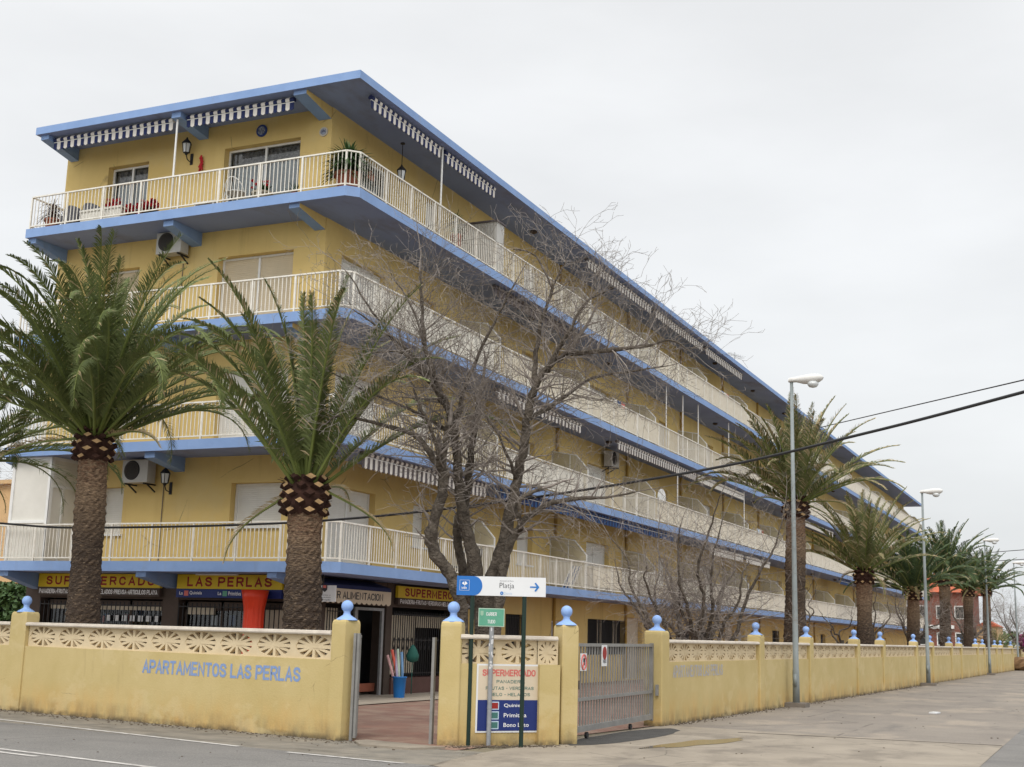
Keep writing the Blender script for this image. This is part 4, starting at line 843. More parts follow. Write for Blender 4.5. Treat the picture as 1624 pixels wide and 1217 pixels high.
# washing hung out on a few balconies
for yy, zf, cols_, lb in ((42.2, SL[2], (m_cloth, m_navy2, m_pink), 'washing on a rack behind the second bare tree fork on the third floor'), (63.0, SL[1], (m_pale, m_cloth, m_terra), 'washing on a rack on the second floor left of the nearest street palm'), (56.5, SL[3], (m_navy2, m_cloth, m_pink), 'washing on a rack on the top floor beyond the awnings')):
    t_ = thing('clothes_rack', lb, 'clothes rack', (-15.7, yy, zf), 'clothes racks on the balconies'); b = B()
    for dy in (0, 1.3): b.bar((-15.9, yy+dy, zf), (-15.5, yy+dy, zf+1.15), .02); b.bar((-15.5, yy+dy, zf), (-15.9, yy+dy, zf+1.15), .02)
    for dx in (-15.9, -15.7, -15.5): b.bar((dx, yy, zf+1.15), (dx, yy+1.3, zf+1.15), .012)
    b.build('rack_frame', m_white, t_)
    for i, m_ in enumerate(cols_):
        b = B(); y0 = yy+.08+.42*i
        for j in range(8): a0, a1 = j/8, (j+1)/8; b.face([(-15.5+.02*math.sin(a0*9), y0+.36*a0, zf+1.16), (-15.5+.02*math.sin(a1*9), y0+.36*a1, zf+1.16), (-15.47+.03*math.sin(a1*9+1), y0+.36*a1, zf+.62+.05*math.sin(i+a1*3)), (-15.47+.03*math.sin(a0*9+1), y0+.36*a0, zf+.62+.05*math.sin(i+a0*3))])
        b.build('garment', m_, t_)
# white enclosed corner on the first floor, white box on second
t_ = thing('balcony_enclosure', 'white panelled enclosure closing the left end of the first floor balcony', 'enclosure', (-24.2, 24.7, 3.04)); b = B()
b.box(-24.87, 24.22, 3.05, -23.62, Y0-.004, 5.615, 0); b.build('panel', m_whiteshade, t_)
b = B()
for a in ((-24.89, 24.19, 3.05, -24.80, 24.22, 5.62), (-23.70, 24.19, 3.05, -23.60, 24.22, 5.62), (-24.80, 24.195, 5.52, -23.7, 24.22, 5.62), (-24.8, 24.195, 3.98, -23.7, 24.22, 4.05), (-23.62, 24.19, 3.05, -23.595, 24.28, 5.62), (-23.62, 25.14, 3.05, -23.595, Y0-.005, 5.62), (-23.62, 24.28, 5.54, -23.597, 25.14, 5.62), (-23.62, 24.28, 4.86, -23.597, 25.14, 4.93), (-23.62, 24.62, 3.05, -23.598, 24.68, 4.86)): b.box(*a)
b.build('frame', m_white, t_)
t_ = thing('storage_chest', 'beige chest standing behind the first floor rail right of the long sign', 'chest', (-15.7, 41, 3.04)); b = B(); b.box(-16.0, 40.0, 3.05, -15.35, 42.3, 3.80); b.build('chest_body', m_door, t_); b = B(); b.box(-16.03, 39.97, 3.80, -15.32, 42.33, 3.86); b.build('lid', m_screen, t_)
t_ = thing('folded_parasol', 'folded blue and white deckchair leaning by the first floor rail', 'deckchair', (-15.6, 39, 3.04)); t_.name = 'deckchair'; b = B()
for i in range(6): b.prism([(-15.8, 38.6+.13*i, 3.06), (-15.8, 38.73+.13*i, 3.06), (-15.5, 38.78+.13*i, 3.8), (-15.5, 38.65+.13*i, 3.8)], (0.02, 0, 0), i % 2)
b.build('canvas', [m_navy2, m_cloth], t_); b = B(); b.bar((-15.82, 38.58, 3.05), (-15.48, 38.62, 3.84), .03); b.bar((-15.82, 39.42, 3.05), (-15.48, 39.46, 3.84), .03); b.build('frame', m_white, t_)
t_ = thing('folding_chair', 'dark folded chairs behind the first floor rail near the leftmost tree trunk', 'chair', (-15.7, 32, 3.04)); b = B(); b.box(-15.85, 31.0, 3.3, -15.4, 31.9, 3.34); b.build('seat', m_dark, t_); b = B()
for y in (31.0, 31.3, 31.6, 31.88): b.bar((-15.8, y, 3.05), (-15.45, y, 3.9), .03)
b.prism([(-15.5, 31.0, 3.5), (-15.5, 31.9, 3.5), (-15.42, 31.9, 3.85), (-15.42, 31.0, 3.85)], (.02, 0, 0)); b.build('backrest', m_dark, t_)
t_ = thing('satellite_dish', 'white dish and folded white parasol on the second floor balcony', 'dish', (-15.6, 47.7, 5.86)); b = B()
b.prism([(-15.5, 47.3+.5+.5*math.cos(a), 6.9+.38*math.sin(a)) for a in [2*math.pi*i/20 for i in range(20)]], (.03, 0, 0)); b.build('reflector', m_white, t_); b = B(); b.tube([(-15.6, 47.8, 5.87), (-15.5, 47.8, 6.9)], .02); b.build('mast', m_white, t_); t_['label'] = 'white satellite dish on a mast at the second floor balcony behind the smaller bare tree'
t_ = thing('television_aerial', 'thin television aerial on the roof edge above the first street palm', 'aerial', (-16.3, 62.0, 14.4)); b = B(); b.tube([(-16.3, 62, 14.4), (-16.3, 62, 15.75)], .015, 5); b.build('mast', m_galv, t_); b = B()
b.bar((-16.5, 61.4, 15.6), (-16.1, 62.6, 15.6), .015)
for i in range(7): f_ = i/6; c = Vector((-16.5, 61.4, 15.6)).lerp(Vector((-16.1, 62.6, 15.6)), f_); b.bar(c-Vector((.22, -.07, 0)), c+Vector((.22, -.07, 0)), .01)
b.bar((-16.3, 62, 15.3), (-16.3, 62.5, 15.3), .012); b.build('antenna', m_galv, t_)

# ------------------------------------------------------------------ perimeter walls
def breeze_panel(P, d, n, L, z0, z1, th, nm, parent, count=None, seg=24):
    """rows of pierced cream blocks, each an ellipse of twelve holes between radial ribs"""
    b = B(); P = Vector(P); d = Vector(d); n = Vector(n)
    c_ = count or max(1, round(L/0.845)); w_ = L/c_; h = z1-z0; rx, rz = w_*0.445, h*0.455
    def pt(x, z, o): v = P + d*x + n*o; return (v.x, v.y, z)
    for k in range(c_):
        xc, zc = w_*(k+.5), (z0+z1)/2
        def rect(a):
            cx__, sz = math.cos(a), math.sin(a); s_ = min((w_/2)/max(abs(cx__), 1e-6), (h/2)/max(abs(sz), 1e-6)); return (cx__*s_, sz*s_)
        angs = sorted(set([2*math.pi*i/seg for i in range(seg)] + [math.atan2(h/2, w_/2)*1.0, math.pi-math.atan2(h/2, w_/2), math.pi+math.atan2(h/2, w_/2), 2*math.pi-math.atan2(h/2, w_/2)]))
        for i in range(len(angs)):
            a, c = angs[i], angs[(i+1) % len(angs)]; ra, rc = rect(a), rect(c); ea, ec = (rx*math.cos(math.atan2(math.sin(a)*rx, math.cos(a)*rz)), rz*math.sin(math.atan2(math.sin(a)*rx, math.cos(a)*rz))), (rx*math.cos(math.atan2(math.sin(c)*rx, math.cos(c)*rz)), rz*math.sin(math.atan2(math.sin(c)*rx, math.cos(c)*rz)))
            for o in (0, th): b.face([pt(xc+ea[0], zc+ea[1], o), pt(xc+ec[0], zc+ec[1], o), pt(xc+rc[0], zc+rc[1], o), pt(xc+ra[0], zc+ra[1], o)])
            b.face([pt(xc+ea[0], zc+ea[1], 0), pt(xc+ec[0], zc+ec[1], 0), pt(xc+ec[0], zc+ec[1], th), pt(xc+ea[0], zc+ea[1], th)])
        for i in range(12):
            a = math.pi*i/6 if i % 3 == 0 else math.pi*i/6
            e_ = Vector((rx*math.cos(a), rz*math.sin(a))); L_ = e_.length; dd = e_/L_; wr = 0.024 if i % 3 == 0 else 0.018; pp = Vector((-dd.y, dd.x))*wr
            o0, o1 = 0.004 + 0.0007*i, th-0.004-0.0007*i
            b.prism([pt(xc+q.x, zc+q.y, o0) for q in (-pp, e_*1.04-pp*1.25, e_*1.04+pp*1.25, pp)], n*(o1-o0))
    return b.build(nm, m_cream, parent)
def finial(b_, x, y, z, s=1.0):
    b_.lathe((x, y, z), [(0.165*s, -0.004), (0.160*s, 0.008), (0.13*s, 0.03), (0.095*s, 0.05), (0.058*s, 0.075), (0.048*s, 0.11), (0.055*s, 0.125)] + [(0.09*s*math.cos(a), 0.205 + 0.09*s*math.sin(a)) for a in [-1.0, -0.75, -0.45, -0.15, .15, .45, .75, 1.05, 1.3, 1.5]], 24)
def pier(p, d, w_, dpt, zt, parent):
    """square pier with chamfered shoulders and a blue ball finial"""
    p = Vector((*p, 0)); d = Vector(d); n = Vector((-d.y, d.x, 0)); hw, hd = w_/2, dpt/2
    b = B(); rings = [(1.0, -0.05), (1.0, zt-0.07), (0.97, zt-0.03), (0.86, zt)]
    c_ = 0.9
    for s_, z in rings:
        for i, j in ((-1,-c_),(-c_,-1),(c_,-1),(1,-c_),(1,c_),(c_,1),(-c_,1),(-1,c_)): q = p + d*(hw*s_*i) + n*(hd*s_*j); b.v.append((q.x, q.y, z))
    for k in range(len(rings)-1):
        for i in range(8): j = (i+1) % 8; b.f.append((k*8+i, k*8+j, (k+1)*8+j, (k+1)*8+i)); b.m.append(0)
    b.f.append(tuple(24+i for i in range(8))); b.m.append(0)
    po = b.build('pier', m_peri, parent)
    f = B(); finial(f, p.x, p.y, zt-0.004); f.build('ball_finial', m_ball, po, True)
def wall_run(parent, piers, d, panels, th=0.20, ztop=1.545, zb=1.15):
    pass
d1 = FD.copy(); n1 = FN.copy()
def wp(s): v = Vector((-10.606, 16.844, 0)) + d1*s; return v     # s=0: right end of the left panel (pier B)
w1 = thing('perimeter_wall', 'yellow front wall along the street with crisp blue lettering APARTAMENTOS LAS PERLAS', 'wall', tuple(wp(-3.8)), 'perimeter walls')
def base_wall(P, d, n, s0, s1, z1, th, parent, nm='wall_base'):
    b = B(); P = Vector(P); q = [P + Vector(d)*s0, P + Vector(d)*s1, P + Vector(d)*s1 + Vector(n)*th, P + Vector(d)*s0 + Vector(n)*th]
    b.prism([(v.x, v.y, -0.05) for v in q], (0, 0, z1+0.05)); return b.build(nm, m_peri, parent)
def coping(P, d, n, s0, s1, z0, parent, th=0.20):
    b = B(); P = Vector(P); D_, N_ = Vector(d), Vector(n)
    prof = [(-0.035, z0), (-0.045, z0+0.02), (-0.035, z0+0.055), (0.0, z0+0.065), (th, z0+0.065), (th+0.035, z0+0.055), (th+0.04, z0)]
    b.prism([tuple(P + D_*s0 + N_*o)[:2] + (z,) for o, z in prof], D_*(s1-s0)); return b.build('coping', m_cope, parent)
TH = 0.16
base_wall(wp(0), d1, n1, -36, 0.0, 1.15, TH+.06, w1); 
for s0, s1, cnt in ((-7.52, 0.0, 9), (-15.76, -8.0, 9), (-24.06, -16.24, 9), (-32, -24.54, 9)):
    breeze_panel(wp(s0)+n1*.05, d1, n1, s1-s0, 1.15, 1.515, 0.10, 'breeze_block_panel', w1, cnt); coping(wp(0), d1, n1, s0, s1, 1.515, w1, TH+.06)
for s in (-7.76, -16.0, -24.3): pier(tuple((wp(s)+n1*.11))[:2], d1, 0.47, 0.30, 1.765, w1)
pier(tuple((wp(0.14)+n1*.15))[:2], d1, 0.27, 0.36, 1.745, w1)
for tx, s0, w_ in (('APARTAMENTOS LAS PERLAS', -4.24, 3.64),):
    o = wp(s0); block(tx, (o.x, o.y, 0.80), tuple(d1), VZ, w_, 0.22, m_bluelet, w1, .185, gap=1.7)
# middle section between the two gates
w2 = thing('perimeter_wall', 'short yellow wall between the two gates carrying the supermarket board', 'wall', (-8.2, 17.8, 0), 'perimeter walls')
PC = Vector((-8.66, 17.2, 0)); PD = Vector((-7.62, 18.40, 0)); d2 = (PD-PC).normalized(); n2 = Vector((-d2.y, d2.x, 0)); L2 = (PD-PC).length
base_wall(PC, d2, n2, 0.02, L2, 1.16, 0.22, w2)
breeze_panel(PC+d2*0.03+n2*.05, d2, n2, 1.27, 1.16, 1.515, 0.10, 'breeze_block_panel', w2, 2); breeze_panel(PC+d2*1.30+n2*.03, d2, n2, 0.34, 1.16, 1.515, 0.10, 'breeze_block_panel', w2, 1)
coping(PC, d2, n2, 0.02, L2+.02, 1.515, w2, .22)
b = B(); q = PC + d2*1.29 - n2*.03; b.obox((q.x+d2.x*.17, q.y+d2.y*.17, 0.555), tuple(d2*.17), tuple(n2*.05), (0, 0, .605)); b.build('buttress', m_peri, w2)
pier((-8.82, 17.32), (0.95, 0.31, 0), 0.31, 0.36, 1.76, w2)
pier((-7.56, 18.66), (0.60, 0.80, 0), 0.29, 0.29, 1.76, w2)
# east wall
d3 = Vector((1.276, 71.96, 0)).normalized(); n3 = Vector((-d3.y, d3.x, 0)); PE = Vector((-7.64, 24.04, 0))
w3 = thing('perimeter_wall', 'long yellow wall with many blue balled piers running away along the side street', 'wall', (-7.1, 60, 0), 'perimeter walls')
YP = [23.74, 30.78, 36.02, 42.71, 47.4, 54.97, 59.57, 65.97, 69.78, 77.27, 80.9, 88.06, 91.9, 99.5, 106.1, 113]
def ep(y): return PE + d3*(y-24.04)
base_wall(PE, d3, n3, -0.2, 113-24.04, 1.155, 0.22, w3)
for a, c in zip(YP[:-1], YP[1:]):
    s0, s1 = a-24.04+(0.22 if a < 24 else 0.2), c-24.04-0.2
    breeze_panel(ep(24.04+s0)+n3*.05, d3, n3, s1-s0, 1.155, 1.51, 0.10, 'breeze_block_panel', w3, seg=24 if a < 60 else 12); coping(PE, d3, n3, s0, s1, 1.51, w3, .22)
for y in YP: v = ep(y)+n3*(.13 if y < 24 else .11); pier((v.x, v.y), d3, 0.44 if y < 24 else 0.42, 0.36 if y < 24 else 0.32, 1.735, w3)
o = ep(24.30); block('APARTAMENTOS LAS PERLAS', (o.x, o.y, 0.86), tuple(d3), VZ, 3.35, 0.23, m_fadelet, w3, .15, k=1.25, gap=2.2)
b = B(); v = ep(113.3); b.box(v.x-.3, v.y, 0, v.x+.1, v.y+25, 1.9); tag(b.build('garden_wall', m_signw), 'pale white wall beyond the far end of the long yellow wall', 'wall')

# board on the middle wall
bo = thing('price_board', 'framed board reading SUPERMERCADO PANADERIA with a navy lottery panel between the gates', 'sign', tuple(PC+d2*.8)); bo.name = 'shop_board'
S0, S1, Z0_, Z1_ = 0.325, 1.31, 0.205, 1.135
o0 = PC + d2*S0 - n2*.012
def bq(s0, s1, z0, z1, o, m, nm, th=.01):
    b = B(); q = PC + d2*s0 - n2*o; b.prism([(q.x, q.y, z0), *[(q.x+d2.x*(s1-s0), q.y+d2.y*(s1-s0), z0)], (q.x+d2.x*(s1-s0), q.y+d2.y*(s1-s0), z1), (q.x, q.y, z1)], tuple(n2*th)); return b.build(nm, m, bo)
bq(S0-.025, S1+.025, Z0_-.025, Z1_+.025, .012, m_signw, 'frame', .011); bq(S0, S1, 0.645, Z1_, .016, m_beigesign, 'upper_panel', .003); bq(S0, S1, Z0_, 0.642, .016, m_navysign, 'lower_panel', .003)
def bt(s, s0, z, w_, h, m, bold=.01):
    if s.upper() == s:
        q = PC + d2*s0 - n2*.016; return block(s, (q.x, q.y, z), tuple(d2), VZ, w_, h, m, bo, .2 if bold > .02 else .16, thick=.002)
    q = PC + d2*s0 - n2*.016; text(s, (q.x, q.y, z), tuple(d2), VZ, w_, h, m, bo, bold=bold, thick=.002)
W_ = S1-S0
bt('SUPERMERCADO', S0+.06, 0.985, W_-.12, 0.098, m_pink, .025); bt('PANADERIA', S0+.29, 0.885, W_*.47, 0.046, m_txtg); bt('FRUTAS - VERDURAS', S0+.12, 0.79, W_*.79, 0.046, m_txtg); bt('HIELO - HELADOS', S0+.17, 0.70, W_*.68, 0.046, m_txtg)
for k, (s_, w_) in enumerate((('Quiniela', .33), ('Primitiva', .37), ('Bono Loto', .41))):
    zz = 0.535-.138*k; bt(s_, S0+.42, zz, w_, .058, m_txtw, .010)
    bq(S0+.21, S0+.34, zz-.03, zz+.085, .019, m_pale, 'logo_frame', .002); bq(S0+.225, S0+.325, zz-.015, zz+.07, .021, m_red if k == 0 else m_txtg, 'logo', .0015)

# pedestrian gate: two steel frames folded open
g1 = thing('pedestrian_gate', 'open grey steel pedestrian gate folded back between the yellow piers of the shop entrance', 'gate', (-9.5, 16.9, 0))
b = B(); q = wp(0.36)+n1*.12
b.box(q.x-.02, q.y-.02, 0.0, q.x+.02, q.y+.02, 1.55); b.bar((q.x+.05, q.y+.02, 0.04), (q.x+.05, q.y+.02, 1.55), .04); b.build('gate_post', m_gate, g1)
b = B(); a0 = Vector((q.x+.05, q.y+.06, 0)); a1 = a0 + Vector((-.475, .80, 0))
for z in (.08, .6, 1.5): b.bar(a0+Vector((0, 0, z)), a1+Vector((0, 0, z)), .035)
for i in range(9): c = a0.lerp(a1, i/8); b.bar(c+Vector((0, 0, .08)), c+Vector((0, 0, 1.5)), .02)
b.build('gate_leaf', m_gate, g1)
b = B(); b.box(-9.075, 17.16, 0.0, -9.03, 17.22, 1.52); b.build('gate_post', m_gate, g1)
# vehicle gate
g2 = thing('vehicle_gate', 'grey barred sliding vehicle gate with two small warning signs', 'gate', (-7.6, 21, 0))
A_ = Vector((-7.58, 18.84, 0)); C_ = Vector((-7.79, 23.48, 0)); dg = (C_-A_).normalized(); Lg = (C_-A_).length
b = B()
for z, h in ((1.46, .05), (0.62, .05), (0.17, .09)): b.bar(A_+Vector((0, 0, z)), C_+Vector((0, 0, z)), .05, h)
for s_ in (0, Lg): q = A_+dg*s_; b.bar(q+Vector((0, 0, .1)), q+Vector((0, 0, 1.5)), .06)
b.build('gate_frame', m_gate, g2)
b = B(); n = 33
for i in range(1, n): q = A_+dg*(Lg*i/n); b.bar(q+Vector((0, 0, .2)), q+Vector((0, 0, 1.44)), .020, .026)
b.build('gate_bars', m_gate, g2)
b = B()
for s_ in (.9, 3.3): q = A_+dg*s_; b.prism([(q.x-.02, q.y+.05*math.cos(a), .06+.05*math.sin(a)) for a in [2*math.pi*i/14 for i in range(14)]], (.04, 0, 0))
b.build('gate_wheel', m_iron, g2)
ng = Vector((dg.y, -dg.x, 0)); uE = tuple(dg)
def gsign(s0, z0, w_, h, parts):
    q = A_+dg*s0+ng*.045; b = B(); b.prism([(q.x, q.y, z0), (q.x+dg.x*w_, q.y+dg.y*w_, z0), (q.x+dg.x*w_, q.y+dg.y*w_, z0+h), (q.x, q.y, z0+h)], tuple(-ng*.008)); return q, b
for s0, z0, w_, h, kind in ((0.42, 1.06, .30, .27, 'no'), (1.50, 1.12, .28, .34, 'disc')):
    q, b = gsign(s0, z0, w_, h, None); so_ = b.build('warning_plate', m_signw, g2); b = B(); c0 = q + dg*(w_/2) + Vector((0, 0, z0+h*.62)) + ng*.002; r = w_*.38
    if kind == 'no':
        c0 = q + dg*(w_/2) + Vector((0, 0, z0+h*.5)) + ng*.004; pts = [c0 + dg*r*math.cos(a) + Vector((0, 0, r*math.sin(a))) for a in [2*math.pi*i/20 for i in range(21)]]; b.tube(pts, .014, 4); b.bar(pts[3]*1, pts[13]*1, .022)
        b.bar(c0-Vector((0, 0, .05)), c0+Vector((0, 0, .06)), .03, .03, 1)
        b.build('symbol', [m_pink, m_txtk], so_)
    else:
        b.prism([c0 + dg*r*math.cos(a) + Vector((0, 0, r*math.sin(a))) for a in [2*math.pi*i/20 for i in range(20)]], tuple(ng*.003)); b.build('symbol', m_red, so_)
        text('VADO', tuple(q+dg*.05+Vector((0, 0, z0+.05))+ng*.002), uE, VZ, .18, .06, m_txtk, so_, bold=.02)
b = B(); q = ep(23.52); b.box(q.x-.06, q.y-.06, .55, q.x-.01, q.y+.01, .75); b.build('gate_lock', m_gate, g2)
b = B(); b.box(-7.42, 18.74, 0.80, -7.385, 18.80, 0.93); tag(b.build('key_switch', m_pillar), 'small brown key switch on the yellow pier left of the vehicle gate', 'switch')

# ------------------------------------------------------------------ street signs
t_ = thing('direction_sign', 'wide direction sign reading Platja with a blue arrow on two dark green posts', 'sign', (-8.15, 17.45, 0))
SA = Vector((-8.743, 17.240, 0)); SB = Vector((-7.505, 17.690, 0)); ds = (SB-SA).normalized(); ns = Vector((ds.y, -ds.x, 0)); Ls = (SB-SA).length
for s_ in (0.235, 1.005):
    b = B(); q = SA + ds*s_ - ns*.035; b.lathe((q.x, q.y, -0.02), [(.032, 0), (.032, 2.40)], 14); b.build('post', m_gpole, t_, False)
b = B(); b.prism([SA+Vector((0, 0, 2.145)), SB+Vector((0, 0, 2.145)), SB+Vector((0, 0, 2.425)), SA+Vector((0, 0, 2.425))], tuple(-ns*.03)); bp = b.build('sign_panel', m_signw, t_)
b = B(); pts = [(0.0, 2.145), (0.255, 2.145)] + [(0.255+.125*math.cos(a), 2.285+.14*math.sin(a)) for a in [-math.pi/2+math.pi*i/14 for i in range(1, 14)]] + [(0.255, 2.425), (0.0, 2.425)]
b.prism([SA+ds*x+Vector((0, 0, z))+ns*.001 for x, z in pts], tuple(ns*.002)); b.build('blue_field', m_signb, t_)
b = B(); Q = lambda x, z, o=.004: SA+ds*x+Vector((0, 0, z))+ns*o
for a, c in (((.045, 2.215), (.185, 2.215)), ((.185, 2.215), (.185, 2.365)), ((.185, 2.365), (.045, 2.365)), ((.045, 2.365), (.045, 2.215))): b.bar(Q(*a), Q(*c), .003, .003)
for k in range(8):     # parasol canopy and waves
    a0, a1 = math.pi*(.1+.8*k/8), math.pi*(.1+.8*(k+1)/8)
    if k == 4: continue
    b.prism([Q(.118, 2.29), Q(.118+.042*math.cos(a0), 2.30+.045*math.sin(a0)), Q(.118+.042*math.cos(a1), 2.30+.045*math.sin(a1))], tuple(ns*.001))
b.bar(Q(.118, 2.29), Q(.122, 2.26), .005, .002)
for zz in (2.242, 2.257): b.tube([Q(.07+.08*i/12, zz+.005*math.sin(i*1.6)) for i in range(13)], .0035, 4)
b.build('parasol_pictogram', m_txtw, t_)
text('Platja', tuple(Q(.635, 2.238, 0)), tuple(ds), VZ, .215, .10, m_txtk, t_, bold=-0.008, thick=.003)
text('Ajuntament de Denia', tuple(Q(.635, 2.355, 0)), tuple(ds), VZ, .205, .018, m_txtk, t_, thick=.003); text('Denia', tuple(Q(.70, 2.168, 0)), tuple(ds), VZ, .12, .036, m_pale, t_, thick=.003)
b = B(); b.prism([Q(.67+.024*math.cos(2*math.pi*i/18), 2.186+.026*math.sin(2*math.pi*i/18), .002) for i in range(18)], tuple(ns*.002)); b.build('round_logo', m_arrow, t_)
b = B(); b.prism([Q(.663, 2.178, .0045), Q(.682, 2.186, .0045), Q(.663, 2.194, .0045)], tuple(ns*.001)); b.build('round_logo_mark', m_signw, t_)
b = B(); b.prism([Q(1.085, 2.275, .002), Q(1.19, 2.275, .002), Q(1.19, 2.295, .002), Q(1.085, 2.295, .002)], tuple(ns*.002)); b.prism([Q(1.15, 2.34, .0045), Q(1.172, 2.35, .0045), Q(1.222, 2.285, .0045), Q(1.172, 2.22, .0045), Q(1.15, 2.23, .0045), Q(1.19, 2.285, .0045)], tuple(ns*.001)); b.build('arrow', m_arrow, t_)
t_ = thing('street_name_sign', 'small green street name plate reading CARRER TUDÓ on a sticker covered grey pole', 'sign', (-8.32, 17.66, 0))
p0 = Vector((-8.30, 17.55, 0)); e2 = Vector((.91, .415, 0)); nn = Vector((.415, -.91, 0))
b = B(); b.lathe((p0.x, p0.y, -0.02), [(.034, 0), (.034, 1.72)], 14); b.lathe((p0.x, p0.y, .52), [(.037, 0), (.037, .02)], 14); b.build('pole', m_galv, t_)
Z0s, Z1s = 1.70, 1.965; S = p0 - e2*.20 + nn*.045
b = B(); b.prism([S+Vector((0, 0, Z0s)), S+e2*.385+Vector((0, 0, Z0s)), S+e2*.385+Vector((0, 0, Z1s)), S+Vector((0, 0, Z1s))], tuple(-nn*.01)); b.build('border', m_pale if 0 else mat('pale_green_border', (.45, .6, .48), .5), t_)
b = B(); b.prism([S+e2*.012+Vector((0, 0, Z0s+.012))+nn*.001, S+e2*.373+Vector((0, 0, Z0s+.012))+nn*.001, S+e2*.373+Vector((0, 0, Z1s-.012))+nn*.001, S+e2*.012+Vector((0, 0, Z1s-.012))+nn*.001], tuple(nn*.002)); b.build('plate', m_signg, t_)
block('CARRER', tuple(S+e2*.115+Vector((0, 0, Z0s+.155))+nn*.002), tuple(e2), VZ, .155, .052, m_txtw, t_, .12); b = B(); b.bar(S+e2*.228+Vector((0, 0, Z0s+.104))+nn*.005, S+e2*.238+Vector((0, 0, Z0s+.113))+nn*.005, .005, .002); b.build('accent', m_txtw, t_); block('TUDO', tuple(S+e2*.135+Vector((0, 0, Z0s+.045))+nn*.002), tuple(e2), VZ, .115, .052, m_txtw, t_, .12)
b = B(); b.prism([S+e2*x+Vector((0, 0, Z0s+z))+nn*.004 for x, z in ((.03, .225), (.03, .17), (.052, .15), (.074, .17), (.074, .225))], tuple(nn*.001)); b.build('emblem', mat('faint_emblem', (.3, .48, .35), .6), t_)
b = B(); rr = random.Random(6)
for k in range(13):
    z = rr.uniform(1.05, 1.66); a = rr.uniform(-2.6, -.6); w_ = rr.uniform(.2, .5); h = rr.uniform(.02, .07); r = .0362+.0003*k
    for i in range(4):
        a0, a1 = a+w_*i/2, a+w_*(i+1)/2; b.face([(p0.x+r*math.cos(a0), p0.y+r*math.sin(a0), z+rr.uniform(0, .01)), (p0.x+r*math.cos(a1), p0.y+r*math.sin(a1), z), (p0.x+r*math.cos(a1), p0.y+r*math.sin(a1), z+h), (p0.x+r*math.cos(a0), p0.y+r*math.sin(a0), z+h)])
b.build('sticker', m_sticker, t_)

# ------------------------------------------------------------------ street lamps
LL = ['nearest and tallest grey street lamp, standing in front of the first street palm', 'grey street lamp standing before the third street palm, second nearest', 'grey street lamp rising between the far palm crowns, third nearest', 'grey street lamp beyond all the palms, fourth along the wall', 'grey street lamp at the right edge of the view, farthest']
LP = [(-7.246, 33.33, 8.35), (-6.78, 55.9, 7.87), (-6.45, 81.7, 7.8), (-6.10, 102.1, 7.7), (-6.15, 125.0, 7.8)]
def lamp(x, y, h, lb):
    t_ = thing('street_lamp', lb, 'street lamp', (x, y, 0), 'street lamps along the side street')
    b = B(); b.box(x-.28, y-.28, -.02, x+.28, y+.28, .10); b.build('concrete_foot', m_conc, t_)
    b = B(); b.lathe((x, y, .1), [(.09, 0), (.085, .8), (.076, .82), (.06, 4), (.042, h-.12)], 14); b.box(x-.04, y-.075-.05, .5, x+.04, y-.085, .8); b.build('pole', m_lpole, t_, True)
    # luminaire: long shell reaching over the street with a lens bowl below
    hd = B(); L_ = 0.95; n = 12; ring = 14; pr_ = [(0, .05, .06), (.04, .09, .085), (.2, .10, .095), (.4, .13, .115), (.6, .155, .13), (.8, .14, .105), (.88, .08, .06), (.91, .02, .02)]
    base = len(hd.v)
    for s_, wd, ht in pr_:
        for i in range(ring): a = 2*math.pi*i/ring; hd.v.append((x-.08+s_, y+wd*math.cos(a), h-.02+.05*s_+(ht*math.sin(a) if math.sin(a) > 0 else ht*1.0*math.sin(a)*(.55+.5*(s_ > .3)))))
    for k in range(len(pr_)-1):
        for i in range(ring): j = (i+1) % ring; hd.f.append((k*ring+i, k*ring+j, (k+1)*ring+j, (k+1)*ring+i)); hd.m.append(0)
    hd.f.append(tuple(range(ring))); hd.m.append(0)
    ho = hd.build('lamp_head', m_lhead, t_, True)
    b = B(); b.v = []; k = len(b.v)
    b.lathe((x+.56, y, h-.20), [(.03, -.03), (.10, -.01), (.145, .05), (.14, .12)], 14); b.build('lens', m_lens, ho, True)
for (x, y, h), lb in zip(LP, LL): lamp(x, y, h, lb)

